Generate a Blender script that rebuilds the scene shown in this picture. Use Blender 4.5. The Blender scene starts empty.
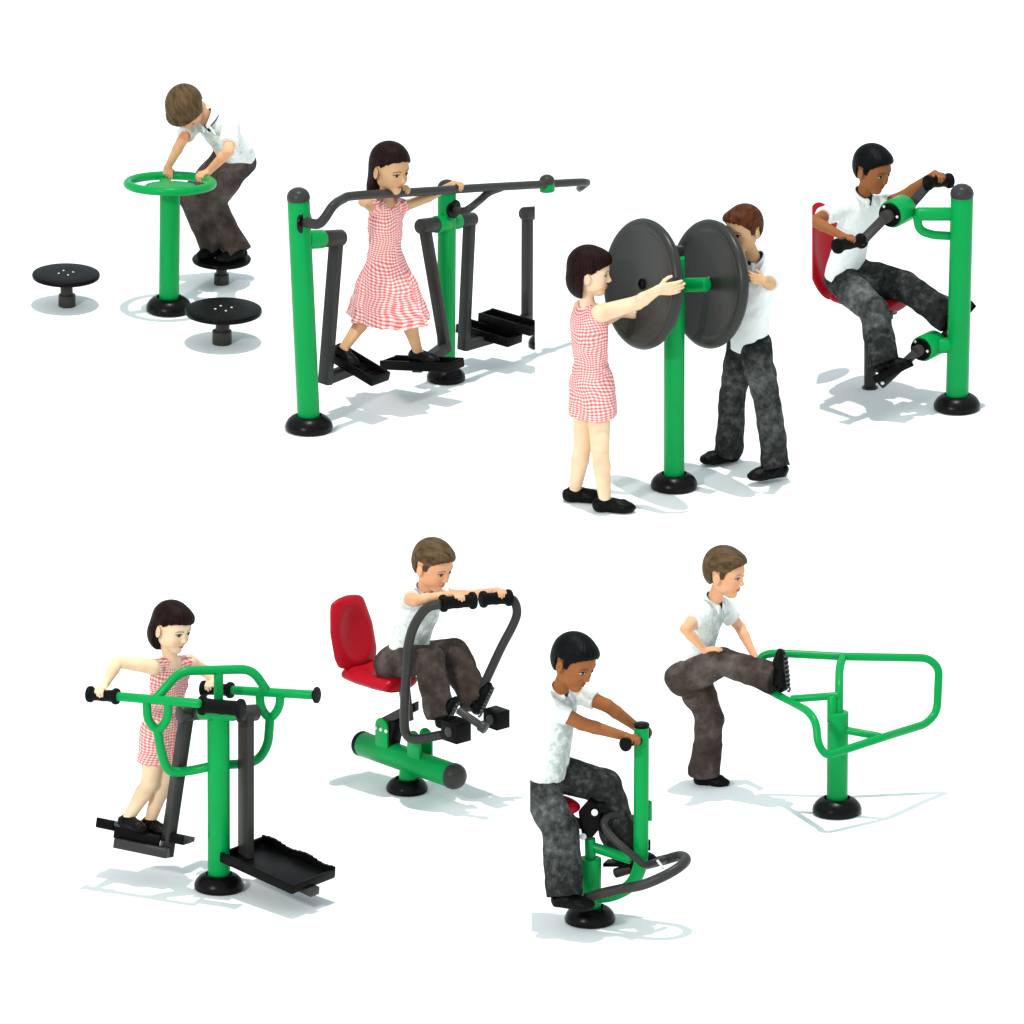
import bpy, bmesh, math, random
import numpy as np
random.seed(3); rng = np.random.default_rng(7)

# ------------------------------------------------------------------ camera, world, lamp, exposure
S = 180.0                                   # modelling units per metre
EL = math.radians(18.0)
SE, CE = math.sin(EL), math.cos(EL)
scn = bpy.context.scene
C = scn.collection
cam = bpy.data.objects.new('camera', bpy.data.cameras.new('camera')); C.objects.link(cam)
cam.data.type = 'ORTHO'; cam.data.ortho_scale = 1024 / S
cam.rotation_euler = (math.pi / 2 - EL, 0, 0)
cam.location = (0, -35 * CE, 35 * SE)
cam.data.clip_start = 0.1; cam.data.clip_end = 200
scn.camera = cam
world = bpy.data.worlds.new('World'); scn.world = world; world.use_nodes = True
bg = world.node_tree.nodes['Background']
bg.inputs[0].default_value = (0.79, 0.94, 0.985, 1); bg.inputs[1].default_value = 0.86
from mathutils import Vector
def lamp(name, loc, aim, energy, size, col):
    ld = bpy.data.lights.new(name, 'AREA'); ld.shape = 'DISK'; ld.size = size; ld.energy = energy; ld.color = col
    o = bpy.data.objects.new(name, ld); C.objects.link(o); o.location = loc
    o.rotation_euler = (Vector(aim) - Vector(loc)).to_track_quat('-Z', 'Y').to_euler(); return o
lamp('overhead_lamp', (-0.5, -1.0, 60), (0, 0, 0), 26000, 0.9, (1.0, 0.99, 0.97))
lamp('front_lamp', (-28, -48, 30), (0, 0, 0), 15500, 5.0, (1.0, 0.98, 0.95))
scn.view_settings.view_transform = 'Standard'; scn.view_settings.look = 'None'
scn.view_settings.exposure = 0; scn.view_settings.gamma = 1
scn.cycles.max_bounces = 6

# ------------------------------------------------------------------ materials
def mat(name, col, rough=0.5, spec=0.3, metal=0.0, bump=0.0, bscale=60, var=0.0, vscale=8):
    m = bpy.data.materials.new(name); m.use_nodes = True
    nt = m.node_tree; b = nt.nodes['Principled BSDF']
    b.inputs['Base Color'].default_value = (*col, 1); b.inputs['Roughness'].default_value = rough
    b.inputs['Specular IOR Level'].default_value = spec; b.inputs['Metallic'].default_value = metal
    tc = nt.nodes.new('ShaderNodeTexCoord')
    if var:
        n = nt.nodes.new('ShaderNodeTexNoise'); n.inputs['Scale'].default_value = vscale; n.inputs['Detail'].default_value = 5
        nt.links.new(tc.outputs['Object'], n.inputs['Vector'])
        r = nt.nodes.new('ShaderNodeValToRGB')
        r.color_ramp.elements[0].position = .3; r.color_ramp.elements[1].position = .72
        r.color_ramp.elements[0].color = (*[c * (1 - var) for c in col], 1)
        r.color_ramp.elements[1].color = (*[min(1, c * (1 + var)) for c in col], 1)
        nt.links.new(n.outputs['Fac'], r.inputs['Fac']); nt.links.new(r.outputs['Color'], b.inputs['Base Color'])
    if bump:
        n = nt.nodes.new('ShaderNodeTexNoise'); n.inputs['Scale'].default_value = bscale; n.inputs['Detail'].default_value = 4
        nt.links.new(tc.outputs['Object'], n.inputs['Vector'])
        bp = nt.nodes.new('ShaderNodeBump'); bp.inputs['Strength'].default_value = bump; bp.inputs['Distance'].default_value = 0.01
        nt.links.new(n.outputs['Fac'], bp.inputs['Height']); nt.links.new(bp.outputs['Normal'], b.inputs['Normal'])
    return m

GREEN = mat('green_paint', (0.0005, 0.295, 0.062), 0.30, 0.12, var=0.05, vscale=3)
GREY = mat('grey_painted_steel', (0.036, 0.034, 0.031), 0.36, 0.16, var=0.12, vscale=6, bump=0.05)
BLACK = mat('black_rubber', (0.0035, 0.003, 0.003), 0.4, 0.06, bump=0.1, bscale=90, var=0.2)
DOME = mat('black_rubber_cover', (0.004, 0.003, 0.003), 0.3, 0.12, bump=0.05, bscale=40)
GRIP = mat('black_foam_grip', (0.0035, 0.004, 0.004), 0.5, 0.06, bump=0.3, bscale=160)
RED = mat('red_plastic', (0.37, 0.004, 0.012), 0.33, 0.12, var=0.06, vscale=5)
BOLT = mat('pale_bolt', (0.72, 0.72, 0.68), 0.4, 0.5)
DISCM = mat('dark_grey_plastic', (0.030, 0.030, 0.027), 0.33, 0.2, var=0.08, vscale=4)
SHOE = mat('black_leather', (0.003, 0.003, 0.003), 0.4, 0.08, bump=0.35, bscale=60)
TREAD = mat('grey_rubber_tread', (0.07, 0.07, 0.07), 0.6, 0.2, var=.3, vscale=60)
BUCKLE = mat('pale_tan_leather', (0.62, 0.42, 0.22), 0.5, 0.2)
COLLAR_IN = mat('dark_collar_inside', (0.012, 0.012, 0.014), 0.8, 0.1)

def attr(nt, name):
    a = nt.nodes.new('ShaderNodeAttribute'); a.attribute_name = name; return a
def math_n(nt, op, a, b=None, c=None):
    n = nt.nodes.new('ShaderNodeMath'); n.operation = op
    for i, v in enumerate((a, b, c)):
        if v is None: continue
        if isinstance(v, (int, float)): n.inputs[i].default_value = v
        else: nt.links.new(v, n.inputs[i])
    return n.outputs[0]
def skin_mat(name, rough=0.55):
    m = bpy.data.materials.new(name); m.use_nodes = True; nt = m.node_tree; b = nt.nodes['Principled BSDF']
    a = attr(nt, 'Col'); tc = nt.nodes.new('ShaderNodeTexCoord')
    n = nt.nodes.new('ShaderNodeTexNoise'); n.inputs['Scale'].default_value = 9; n.inputs['Detail'].default_value = 5
    nt.links.new(tc.outputs['Object'], n.inputs['Vector'])
    r = nt.nodes.new('ShaderNodeValToRGB'); r.color_ramp.elements[0].position = .3; r.color_ramp.elements[1].position = .7
    r.color_ramp.elements[0].color = (.9, .8, .74, 1); r.color_ramp.elements[1].color = (1, 1, 1, 1)
    nt.links.new(n.outputs['Fac'], r.inputs['Fac'])
    mx = nt.nodes.new('ShaderNodeMix'); mx.data_type = 'RGBA'; mx.blend_type = 'MULTIPLY'; mx.inputs['Factor'].default_value = 1
    nt.links.new(a.outputs['Color'], mx.inputs['A']); nt.links.new(r.outputs['Color'], mx.inputs['B'])
    nt.links.new(mx.outputs['Result'], b.inputs['Base Color'])
    b.inputs['Roughness'].default_value = rough; b.inputs['Specular IOR Level'].default_value = 0.08
    return m
SKIN = skin_mat('skin')

def hair_mat(name, dark, light, sc=(26, 26, 5)):
    m = bpy.data.materials.new(name); m.use_nodes = True; nt = m.node_tree; b = nt.nodes['Principled BSDF']
    a = attr(nt, 'hc'); mp = nt.nodes.new('ShaderNodeMapping'); mp.inputs['Scale'].default_value = sc
    nt.links.new(a.outputs['Vector'], mp.inputs['Vector'])
    n = nt.nodes.new('ShaderNodeTexNoise'); n.inputs['Scale'].default_value = 1; n.inputs['Detail'].default_value = 4; n.inputs['Roughness'].default_value = .6
    nt.links.new(mp.outputs['Vector'], n.inputs['Vector'])
    r = nt.nodes.new('ShaderNodeValToRGB'); r.color_ramp.elements[0].position = .32; r.color_ramp.elements[1].position = .7
    r.color_ramp.elements[0].color = (*dark, 1); r.color_ramp.elements[1].color = (*light, 1)
    nt.links.new(n.outputs['Fac'], r.inputs['Fac']); nt.links.new(r.outputs['Color'], b.inputs['Base Color'])
    b.inputs['Roughness'].default_value = 0.45; b.inputs['Specular IOR Level'].default_value = 0.06
    bp = nt.nodes.new('ShaderNodeBump'); bp.inputs['Strength'].default_value = 0.5; bp.inputs['Distance'].default_value = 0.006
    nt.links.new(n.outputs['Fac'], bp.inputs['Height']); nt.links.new(bp.outputs['Normal'], b.inputs['Normal'])
    return m
HAIR = {'brown': hair_mat('brown_hair', (0.045, 0.026, 0.012), (0.145, 0.088, 0.042)),
        'auburn': hair_mat('auburn_hair', (0.030, 0.008, 0.004), (0.13, 0.036, 0.012)),
        'black': hair_mat('black_hair', (0.002, 0.0022, 0.0024), (0.004, 0.0045, 0.005)),
        'dark': hair_mat('dark_brown_hair', (0.004, 0.0015, 0.0013), (0.022, 0.007, 0.006))}

def cloth_mat(name, cols, pos, scale=7, rough=0.85, fade=0.0, bump=0.25):
    """mottled cloth: noise through a ramp, shifted by the fade attribute of the cloth"""
    m = bpy.data.materials.new(name); m.use_nodes = True; nt = m.node_tree; b = nt.nodes['Principled BSDF']
    tc = nt.nodes.new('ShaderNodeTexCoord')
    n = nt.nodes.new('ShaderNodeTexNoise'); n.inputs['Scale'].default_value = scale; n.inputs['Detail'].default_value = 7; n.inputs['Roughness'].default_value = .62
    nt.links.new(tc.outputs['Object'], n.inputs['Vector'])
    a = attr(nt, 'fade')
    v = math_n(nt, 'MULTIPLY_ADD', a.outputs['Fac'], fade, n.outputs['Fac'])
    r = nt.nodes.new('ShaderNodeValToRGB'); e = r.color_ramp.elements
    while len(e) < len(cols): e.new(0.5)
    for i, (c, p) in enumerate(zip(cols, pos)): e[i].position = p; e[i].color = (*c, 1)
    nt.links.new(v, r.inputs['Fac']); nt.links.new(r.outputs['Color'], b.inputs['Base Color'])
    b.inputs['Roughness'].default_value = rough; b.inputs['Specular IOR Level'].default_value = 0.1
    bp = nt.nodes.new('ShaderNodeBump'); bp.inputs['Strength'].default_value = bump; bp.inputs['Distance'].default_value = 0.02
    nt.links.new(n.outputs['Fac'], bp.inputs['Height']); nt.links.new(bp.outputs['Normal'], b.inputs['Normal'])
    return m
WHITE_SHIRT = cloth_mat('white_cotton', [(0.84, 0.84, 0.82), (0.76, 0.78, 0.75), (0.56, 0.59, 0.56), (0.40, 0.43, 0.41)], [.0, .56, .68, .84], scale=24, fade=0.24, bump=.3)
WHITE_PLAIN = cloth_mat('plain_white_cotton', [(0.80, 0.81, 0.79), (0.84, 0.84, 0.83)], [.3, .7], scale=6, bump=.3)
BROWN_TR = cloth_mat('brown_corduroy', [(0.014, 0.009, 0.008), (0.052, 0.037, 0.032), (0.13, 0.10, 0.09)], [.30, .52, .74], scale=7, fade=0.14, bump=.45)
GREY_TR = cloth_mat('washed_black_denim', [(0.007, 0.007, 0.007), (0.022, 0.023, 0.022), (0.085, 0.088, 0.085), (0.19, 0.195, 0.19)], [.28, .54, .80, 1.0], scale=24, fade=0.36, bump=.5)

def gingham(name):
    m = bpy.data.materials.new(name); m.use_nodes = True; nt = m.node_tree; b = nt.nodes['Principled BSDF']
    a = attr(nt, 'hc')
    n = nt.nodes.new('ShaderNodeTexNoise'); n.inputs['Scale'].default_value = 0.035; n.inputs['Detail'].default_value = 1.5
    nt.links.new(a.outputs['Vector'], n.inputs['Vector'])
    sv = nt.nodes.new('ShaderNodeVectorMath'); sv.operation = 'MULTIPLY_ADD'
    nt.links.new(n.outputs['Color'], sv.inputs[0]); sv.inputs[1].default_value = (15, 15, 15); nt.links.new(a.outputs['Vector'], sv.inputs[2])
    sep = nt.nodes.new('ShaderNodeSeparateXYZ'); nt.links.new(sv.outputs[0], sep.inputs[0])
    k = 2 * math.pi / 2.75
    def band(o, w):
        s = math_n(nt, 'SINE', math_n(nt, 'MULTIPLY', o, k))
        return math_n(nt, 'MULTIPLY', math_n(nt, 'SMOOTH_MIN', math_n(nt, 'MAXIMUM', math_n(nt, 'MULTIPLY_ADD', s, 1.4, .5), 0.0), 1.0, 0.1), w)
    f = math_n(nt, 'ADD', band(sep.outputs[0], 0.42), band(sep.outputs[2], 0.62))
    r = nt.nodes.new('ShaderNodeValToRGB'); e = r.color_ramp.elements
    e[0].position = 0; e[0].color = (.86, .76, .74, 1); e[1].position = 1; e[1].color = (.72, .12, .12, 1)
    x = e.new(.5); x.color = (.82, .34, .31, 1)
    nt.links.new(f, r.inputs['Fac']); nt.links.new(r.outputs['Color'], b.inputs['Base Color'])
    b.inputs['Roughness'].default_value = .85; b.inputs['Specular IOR Level'].default_value = .08
    return m
GINGHAM = gingham('pink_gingham')
FLOOR = mat('white_studio_floor', (0.93, 0.93, 0.93), 0.9, 0.05)

# ------------------------------------------------------------------ small vector helpers
V = lambda *a: np.array(a, float)
def nrm(v): v = np.asarray(v, float); return v / max(1e-9, np.linalg.norm(v))
def lerp(a, b, t): return np.asarray(a) * (1 - t) + np.asarray(b) * t
UP = V(0, 0, 1)
def heading(x, y): return nrm(V(x, y, 0))

class St:
    """a station: ground point seen at (x0, y0) of the photo; P turns a photo point and a depth (v, away from the camera) into a true 3-D point"""
    def __init__(s, x0, y0):
        s.x0, s.y0 = x0, y0
        s.loc = V((x0 - 512) / S, (512 - y0) / (S * SE), 0)
    def P(s, px, py, v=0.0): return V(px - s.x0, v, (s.y0 - py - v * SE) / CE)
    def G(s, px, py, z=0.0): v = (s.y0 - py - z * CE) / SE; return V(px - s.x0, v, z)
    def proj(s, p): return s.x0 + p[0], s.y0 - p[2] * CE - p[1] * SE
    def ik(s, A, B, l1, l2, hint, pref=0.0):
        d = np.linalg.norm(B - A)
        if d > .995 * (l1 + l2): k = d / (.995 * (l1 + l2)); l1 *= k; l2 *= k
        if d < abs(l1 - l2) + 1: d = abs(l1 - l2) + 1
        u = nrm(B - A); a = (l1 * l1 - l2 * l2 + d * d) / (2 * d); rr = math.sqrt(max(0, l1 * l1 - a * a))
        e1 = nrm(np.cross(u, V(.3, .9, .2))); e2 = np.cross(u, e1); best = None
        for i in range(90):
            t = i * math.pi / 45; q = A + u * a + (e1 * math.cos(t) + e2 * math.sin(t)) * rr
            x, y = s.proj(q); c = math.hypot(x - hint[0], y - hint[1]) + pref * q[1]
            if best is None or c < best[0]: best = (c, q)
        return best[1]

# ------------------------------------------------------------------ linking
def finish(name, me, material, parent, loc):
    o = bpy.data.objects.new(name, me); C.objects.link(o)
    if material is not None and not me.materials: me.materials.append(material)
    if parent is not None: o.parent = parent
    if loc is not None: o.location = loc
    return o
def tag(o, label, cat, group=None, kind=None):
    if label: o['label'] = label
    if cat: o['category'] = cat
    if group: o['group'] = group
    if kind: o['kind'] = kind
    return o
def thing(name, st, label, cat, group=None, at=None):
    o = bpy.data.objects.new(name, None); C.objects.link(o); o.empty_display_size = .1
    o.location = st.loc if at is None else st.loc + at / S
    tag(o, label, cat, group); o['_b'] = 0; del o['_b']
    return o

# ------------------------------------------------------------------ hard-surface builder (bmesh, in 1/S metre units, relative to a base point)
class MB:
    def __init__(s, base=None): s.bm = bmesh.new(); s.base = V(0, 0, 0) if base is None else base
    def ring_sweep(s, rings, cap=True, closed=False):
        vs = [[s.bm.verts.new(p) for p in r] for r in rings]; n = len(vs[0])
        m = len(vs); last = m if closed else m - 1
        for i in range(last):
            a, b = vs[i], vs[(i + 1) % m]
            for j in range(n):
                s.bm.faces.new((a[j], a[(j + 1) % n], b[(j + 1) % n], b[j]))
        if cap and not closed:
            s.bm.faces.new(vs[0][::-1]); s.bm.faces.new(vs[-1])
    def lathe(s, c, axis, prof, seg=40, ref=None):
        """profile of (radius, distance along the axis)"""
        ax = nrm(axis); e1 = nrm(np.cross(ax, V(.13, .37, .91) if abs(ax[2]) < .9 else V(1, 0, 0))); e2 = np.cross(ax, e1)
        rings = []
        for r, h in prof:
            r = max(r, .02)
            rings.append([np.asarray(c) + ax * h + (e1 * math.cos(t) + e2 * math.sin(t)) * r for t in np.arange(seg) * 2 * math.pi / seg])
        s.ring_sweep(rings)
    def cyl(s, a, b, r, r2=None, bev=0.8, seg=32):
        a = np.asarray(a); b = np.asarray(b); L = np.linalg.norm(b - a); r2 = r if r2 is None else r2; bev = min(bev, r * .9, r2 * .9, L * .45)
        pr = [(r - bev, 0), (r - bev * .3, bev * .3), (r, bev), (r2, L - bev), (r2 - bev * .3, L - bev * .3), (r2 - bev, L)]
        s.lathe(a, b - a, pr, seg)
    def tube(s, pts, r, fil=0, seg=18, round_end=True, closed=False):
        pts = [np.asarray(p, float) for p in pts]
        if fil: pts = fillet(pts, fil, closed)
        n = len(pts); T = []
        for i in range(n):
            if closed: t = pts[(i + 1) % n] - pts[i - 1]
            else: t = pts[min(i + 1, n - 1)] - pts[max(i - 1, 0)]
            T.append(nrm(t))
        e = nrm(np.cross(T[0], V(.21, .13, .95) if abs(T[0][2]) < .9 else V(1, .1, 0))); rings = []
        rr = r if callable(r) else (lambda t: r)
        for i in range(n):
            e = nrm(e - T[i] * np.dot(e, T[i])); f = np.cross(T[i], e); q = rr(i / max(1, n - 1))
            rings.append([(p := pts[i]) + (e * math.cos(a) + f * math.sin(a)) * q for a in np.arange(seg) * 2 * math.pi / seg])
        if round_end and not closed:
            def cap(ring, c, d, q):
                out = []
                for k in (0.35, .7, .95):
                    out.append([c + d * q * .5 * k + (np.asarray(x) - c) * math.sqrt(1 - k * k) for x in ring])
                return out
            rings = cap(rings[0], pts[0], -T[0], rr(0))[::-1] + rings + cap(rings[-1], pts[-1], T[-1], rr(1))
        s.ring_sweep(rings, closed=closed)
    def box(s, c, hx, hy, hz, bev=0.8):
        c = np.asarray(c); b2 = bmesh.new(); vs = []
        for i in (-1, 1):
            for j in (-1, 1):
                for k in (-1, 1): vs.append(b2.verts.new(c + i * np.asarray(hx) + j * np.asarray(hy) + k * np.asarray(hz)))
        for f in ((0, 1, 3, 2), (4, 6, 7, 5), (0, 4, 5, 1), (2, 3, 7, 6), (0, 2, 6, 4), (1, 5, 7, 3)): b2.faces.new([vs[i] for i in f])
        bmesh.ops.recalc_face_normals(b2, faces=b2.faces)
        if bev: bmesh.ops.bevel(b2, geom=b2.edges[:], offset=bev, segments=2, profile=.5, affect='EDGES')
        s.merge(b2)
    def prism(s, poly, d, bev=0.8):
        """polygon of 3-D points pushed along d"""
        b2 = bmesh.new(); a = [b2.verts.new(p) for p in poly]; b = [b2.verts.new(np.asarray(p) + d) for p in poly]; n = len(a)
        b2.faces.new(a[::-1]); b2.faces.new(b)
        for i in range(n): b2.faces.new((a[i], a[(i + 1) % n], b[(i + 1) % n], b[i]))
        bmesh.ops.recalc_face_normals(b2, faces=b2.faces)
        if bev: bmesh.ops.bevel(b2, geom=b2.edges[:], offset=bev, segments=2, profile=.5, affect='EDGES')
        s.merge(b2)
    def merge(s, b2):
        me = bpy.data.meshes.new('t'); b2.to_mesh(me); b2.free(); s.bm.from_mesh(me); bpy.data.meshes.remove(me)
    def cutx(s, x, keep):
        """finish the part at the plane x, keeping the side named"""
        r = bmesh.ops.bisect_plane(s.bm, geom=s.bm.verts[:] + s.bm.edges[:] + s.bm.faces[:], plane_co=(x, 0, 0), plane_no=(1, 0, 0),
                                   clear_outer=keep == 'left', clear_inner=keep == 'right')
        ed = [g for g in r['geom_cut'] if isinstance(g, bmesh.types.BMEdge)]
        if ed: bmesh.ops.holes_fill(s.bm, edges=ed, sides=0)
        return s
    def build(s, name, material, parent=None, loc=None, label=None):
        bm = s.bm; bmesh.ops.recalc_face_normals(bm, faces=bm.faces)
        off = Vector(tuple(s.base))
        for v in bm.verts: v.co = (v.co - off) / S
        for e in bm.edges: e.smooth = not (len(e.link_faces) == 2 and e.calc_face_angle(0) > math.radians(38))
        for f in bm.faces: f.smooth = True
        me = bpy.data.meshes.new(name); bm.to_mesh(me); bm.free()
        o = finish(name, me, material, parent, loc)
        if label: o['label'] = label
        return o

def fillet(pts, rad, closed=False, n=8):
    out = []; m = len(pts)
    for i, p in enumerate(pts):
        if not closed and i in (0, m - 1): out.append(p); continue
        a, b = pts[i - 1], pts[(i + 1) % m]
        la, lb = np.linalg.norm(a - p), np.linalg.norm(b - p); q = min(rad, la * .48, lb * .48)
        p0 = p + (a - p) / la * q; p1 = p + (b - p) / lb * q
        for k in range(n + 1):
            t = k / n; out.append(p0 * (1 - t) ** 2 + p * 2 * t * (1 - t) + p1 * t * t)
    return out
def curve(pts, n=10):
    """Catmull-Rom through the points"""
    P = [np.asarray(p, float) for p in pts]; P = [2 * P[0] - P[1]] + P + [2 * P[-1] - P[-2]]; out = []
    for i in range(1, len(P) - 2):
        for k in range(n):
            t = k / n; a, b, c, d = P[i - 1:i + 3]
            out.append(.5 * (2 * b + (c - a) * t + (2 * a - 5 * b + 4 * c - d) * t * t + (3 * b - a - 3 * c + d) * t ** 3))
    out.append(P[-2]); return out

# ------------------------------------------------------------------ distance-field builder for bodies, clothes, hair, shoes, seats
def smin(a, b, k):
    if k <= 0: return np.minimum(a, b)
    h = np.maximum(k - np.abs(a - b), 0) / k
    return np.minimum(a, b) - h * h * k * .25
def smax(a, b, k): return -smin(-a, -b, k)
class Fld:
    def __init__(s, lo, hi, h):
        s.lo = np.asarray(lo, float); s.h = h; s.n = np.ceil((np.asarray(hi) - s.lo) / h).astype(int) + 1
        s.F = np.full(s.n, 50., np.float32)
        s.ax = [(s.lo[i] + np.arange(s.n[i]) * h).astype(np.float32) for i in range(3)]
    def win(s, lo, hi):
        a = np.clip(np.floor((np.asarray(lo) - s.lo) / s.h).astype(int), 0, s.n); b = np.clip(np.ceil((np.asarray(hi) - s.lo) / s.h).astype(int) + 1, 0, s.n)
        sl = tuple(slice(a[i], b[i]) for i in range(3))
        X = s.ax[0][sl[0]][:, None, None]; Y = s.ax[1][sl[1]][None, :, None]; Z = s.ax[2][sl[2]][None, None, :]
        return sl, X, Y, Z
    def put(s, sl, d, k, op='add', cuts=(), XYZ=None):
        for c, n in cuts:
            n = nrm(n); d = np.maximum(d, (XYZ[0] - c[0]) * n[0] + (XYZ[1] - c[1]) * n[1] + (XYZ[2] - c[2]) * n[2])
        if op == 'add': s.F[sl] = smin(s.F[sl], d, k)
        else: s.F[sl] = smax(s.F[sl], -d, k)
    def rc(s, a, b, ra, rb, k=1.5, op='add', cuts=()):
        a = np.asarray(a, float); b = np.asarray(b, float); m = max(ra, rb) + k + 3 * s.h
        sl, X, Y, Z = s.win(np.minimum(a, b) - m, np.maximum(a, b) + m)
        u = b - a; L2 = max(1e-6, u @ u)
        px, py, pz = X - a[0], Y - a[1], Z - a[2]
        t = np.clip((px * u[0] + py * u[1] + pz * u[2]) / L2, 0, 1)
        d = np.sqrt((px - t * u[0]) ** 2 + (py - t * u[1]) ** 2 + (pz - t * u[2]) ** 2) - (ra + (rb - ra) * t)
        s.put(sl, d, k, op, cuts, (X, Y, Z))
    def ell(s, c, r, R=None, k=1.5, op='add', cuts=()):
        R = np.eye(3) if R is None else R; c = np.asarray(c, float); r = np.asarray(r, float); m = max(r) + k + 3 * s.h
        sl, X, Y, Z = s.win(c - m, c + m); q = [(X - c[0]) * R[0, i] + (Y - c[1]) * R[1, i] + (Z - c[2]) * R[2, i] for i in range(3)]
        k0 = np.sqrt(sum((q[i] / r[i]) ** 2 for i in range(3))); k1 = np.sqrt(sum((q[i] / r[i] ** 2) ** 2 for i in range(3)))
        s.put(sl, k0 * (k0 - 1) / np.maximum(k1, 1e-6), k, op, cuts, (X, Y, Z))
    def loft(s, a, b, side, keys, k=2, rnd=2, cuts=(), folds=None):
        a = np.asarray(a, float); b = np.asarray(b, float); L = np.linalg.norm(b - a); u = (b - a) / L
        side = nrm(side - u * np.dot(side, u)); fr = np.cross(u, side)
        m = max(max(q[1], q[2]) for q in keys) + k + 6; sl, X, Y, Z = s.win(np.minimum(a, b) - m, np.maximum(a, b) + m)
        px, py, pz = X - a[0], Y - a[1], Z - a[2]
        t = (px * u[0] + py * u[1] + pz * u[2]) / L
        x = px * side[0] + py * side[1] + pz * side[2]; y = px * fr[0] + py * fr[1] + pz * fr[2]
        ks = np.array([q[:3] for q in keys]); tt = np.linspace(0, 1, 65)
        def smooth(col):
            v = np.interp(tt, ks[:, 0], col)
            for _ in range(3): v[1:-1] = (v[:-2] + 2 * v[1:-1] + v[2:]) / 4
            return v
        w = np.interp(t, tt, smooth(ks[:, 1])); dd = np.interp(t, tt, smooth(ks[:, 2]))
        if len(keys[0]) > 3: y = y - np.interp(t, tt, smooth(np.array([q[3] for q in keys])))
        if folds:
            th = np.arctan2(x / w, y / dd); g = 1 + folds[1] * np.clip((1 - t) if folds[2] else t, 0, 1) * (np.sin(folds[0] * th + 1.3) + .5 * np.sin((folds[0] * 1.7 // 1) * th + .4))
            w = w * g; dd = dd * g
        q = np.sqrt((x / w) ** 2 + (y / dd) ** 2); d = (q - 1) * np.minimum(w, dd)
        d = smax(d, np.maximum(-t * L, (t - 1) * L), rnd)
        s.put(sl, d.astype(np.float32), k, 'add', cuts, (X, Y, Z))
    def cut(s, c, n):
        n = nrm(n); X, Y, Z = s.ax[0][:, None, None], s.ax[1][None, :, None], s.ax[2][None, None, :]
        s.F = np.maximum(s.F, ((X - c[0]) * n[0] + (Y - c[1]) * n[1] + (Z - c[2]) * n[2]).astype(np.float32))
    def wrinkle(s, amp, wl, seed=0, n=9, band=4):
        idx = np.nonzero(np.abs(s.F) < band)
        p = np.stack([s.ax[i][idx[i]] for i in range(3)], 1); r = np.random.default_rng(seed); d = np.zeros(len(p), np.float32)
        for i in range(n):
            k = r.normal(size=3); k /= np.linalg.norm(k); k *= 2 * math.pi / (wl * r.uniform(.6, 1.6))
            ph = r.uniform(0, 6.28); d += np.sin(p @ k.astype(np.float32) + ph + 1.5 * np.sin(p @ np.roll(k, 1).astype(np.float32) * .6))
        s.F[idx] += amp * d / math.sqrt(n)
    def mesh(s):
        F = s.F; ins = F < 0; n = s.n
        m = ins[:-1, :-1, :-1].astype(np.int8)
        tot = np.zeros(n - 1, np.int8)
        for i in (0, 1):
            for j in (0, 1):
                for k in (0, 1): tot += ins[i:n[0] - 1 + i, j:n[1] - 1 + j, k:n[2] - 1 + k]
        act = (tot > 0) & (tot < 8); idx = np.argwhere(act); cid = np.full(n - 1, -1, np.int32); cid[act] = np.arange(len(idx))
        acc = np.zeros((len(idx), 3)); cnt = np.zeros(len(idx)); cs = [(i, j, k) for i in (0, 1) for j in (0, 1) for k in (0, 1)]
        vals = {c: F[idx[:, 0] + c[0], idx[:, 1] + c[1], idx[:, 2] + c[2]].astype(float) for c in cs}
        for c in cs:
            for a in range(3):
                if c[a] == 0:
                    e = list(c); e[a] = 1; e = tuple(e); va, vb = vals[c], vals[e]; x = (va < 0) != (vb < 0)
                    t = np.where(x, va / np.where(x, va - vb, 1), 0); p = np.tile(np.array(c, float), (len(idx), 1)); p[:, a] = t
                    acc += np.where(x[:, None], p, 0); cnt += x
        vs = s.lo + (idx + acc / cnt[:, None]) * s.h; faces = []
        for a in range(3):
            b, c = (a + 1) % 3, (a + 2) % 3
            sa = [slice(None)] * 3; sb = [slice(None)] * 3; sa[a] = slice(0, n[a] - 1); sb[a] = slice(1, n[a])
            A, B = ins[tuple(sa)], ins[tuple(sb)]; e = np.argwhere(A != B)
            e = e[(e[:, b] > 0) & (e[:, c] > 0) & (e[:, b] < n[b] - 1) & (e[:, c] < n[c] - 1)]
            flip = ~ins[e[:, 0], e[:, 1], e[:, 2]]; q = []
            for db, dc in ((0, 0), (-1, 0), (-1, -1), (0, -1)):
                g = e.copy(); g[:, b] += db; g[:, c] += dc; q.append(cid[g[:, 0], g[:, 1], g[:, 2]])
            q = np.stack(q, 1); q[flip] = q[flip][:, ::-1]; faces.append(q)
        return vs, np.concatenate(faces)
    def build(s, name, material, parent=None, base=V(0, 0, 0), loc=None, hc=None, col=None, fade=None, relax=1, label=None):
        vs, fs = s.mesh()
        for _ in range(relax):                       # one light relaxation takes the voxel steps out
            acc = np.zeros_like(vs); cnt = np.zeros(len(vs))
            for i in range(4):
                for j in (1, 3):
                    a, b = fs[:, i], fs[:, (i + j) % 4]
                    for d in range(3): acc[:, d] += np.bincount(a, vs[b, d], len(vs))
                    cnt += np.bincount(a, minlength=len(vs))
            vs = vs * .5 + .5 * acc / np.maximum(cnt, 1)[:, None]
        me = bpy.data.meshes.new(name); me.vertices.add(len(vs)); me.vertices.foreach_set('co', ((vs - base) / S).astype(np.float32).ravel())
        me.loops.add(fs.size); me.loops.foreach_set('vertex_index', fs.astype(np.int32).ravel())
        me.polygons.add(len(fs)); me.polygons.foreach_set('loop_start', np.arange(0, fs.size, 4, dtype=np.int32))
        me.update(calc_edges=True); me.polygons.foreach_set('use_smooth', np.ones(len(fs), bool))
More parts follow.
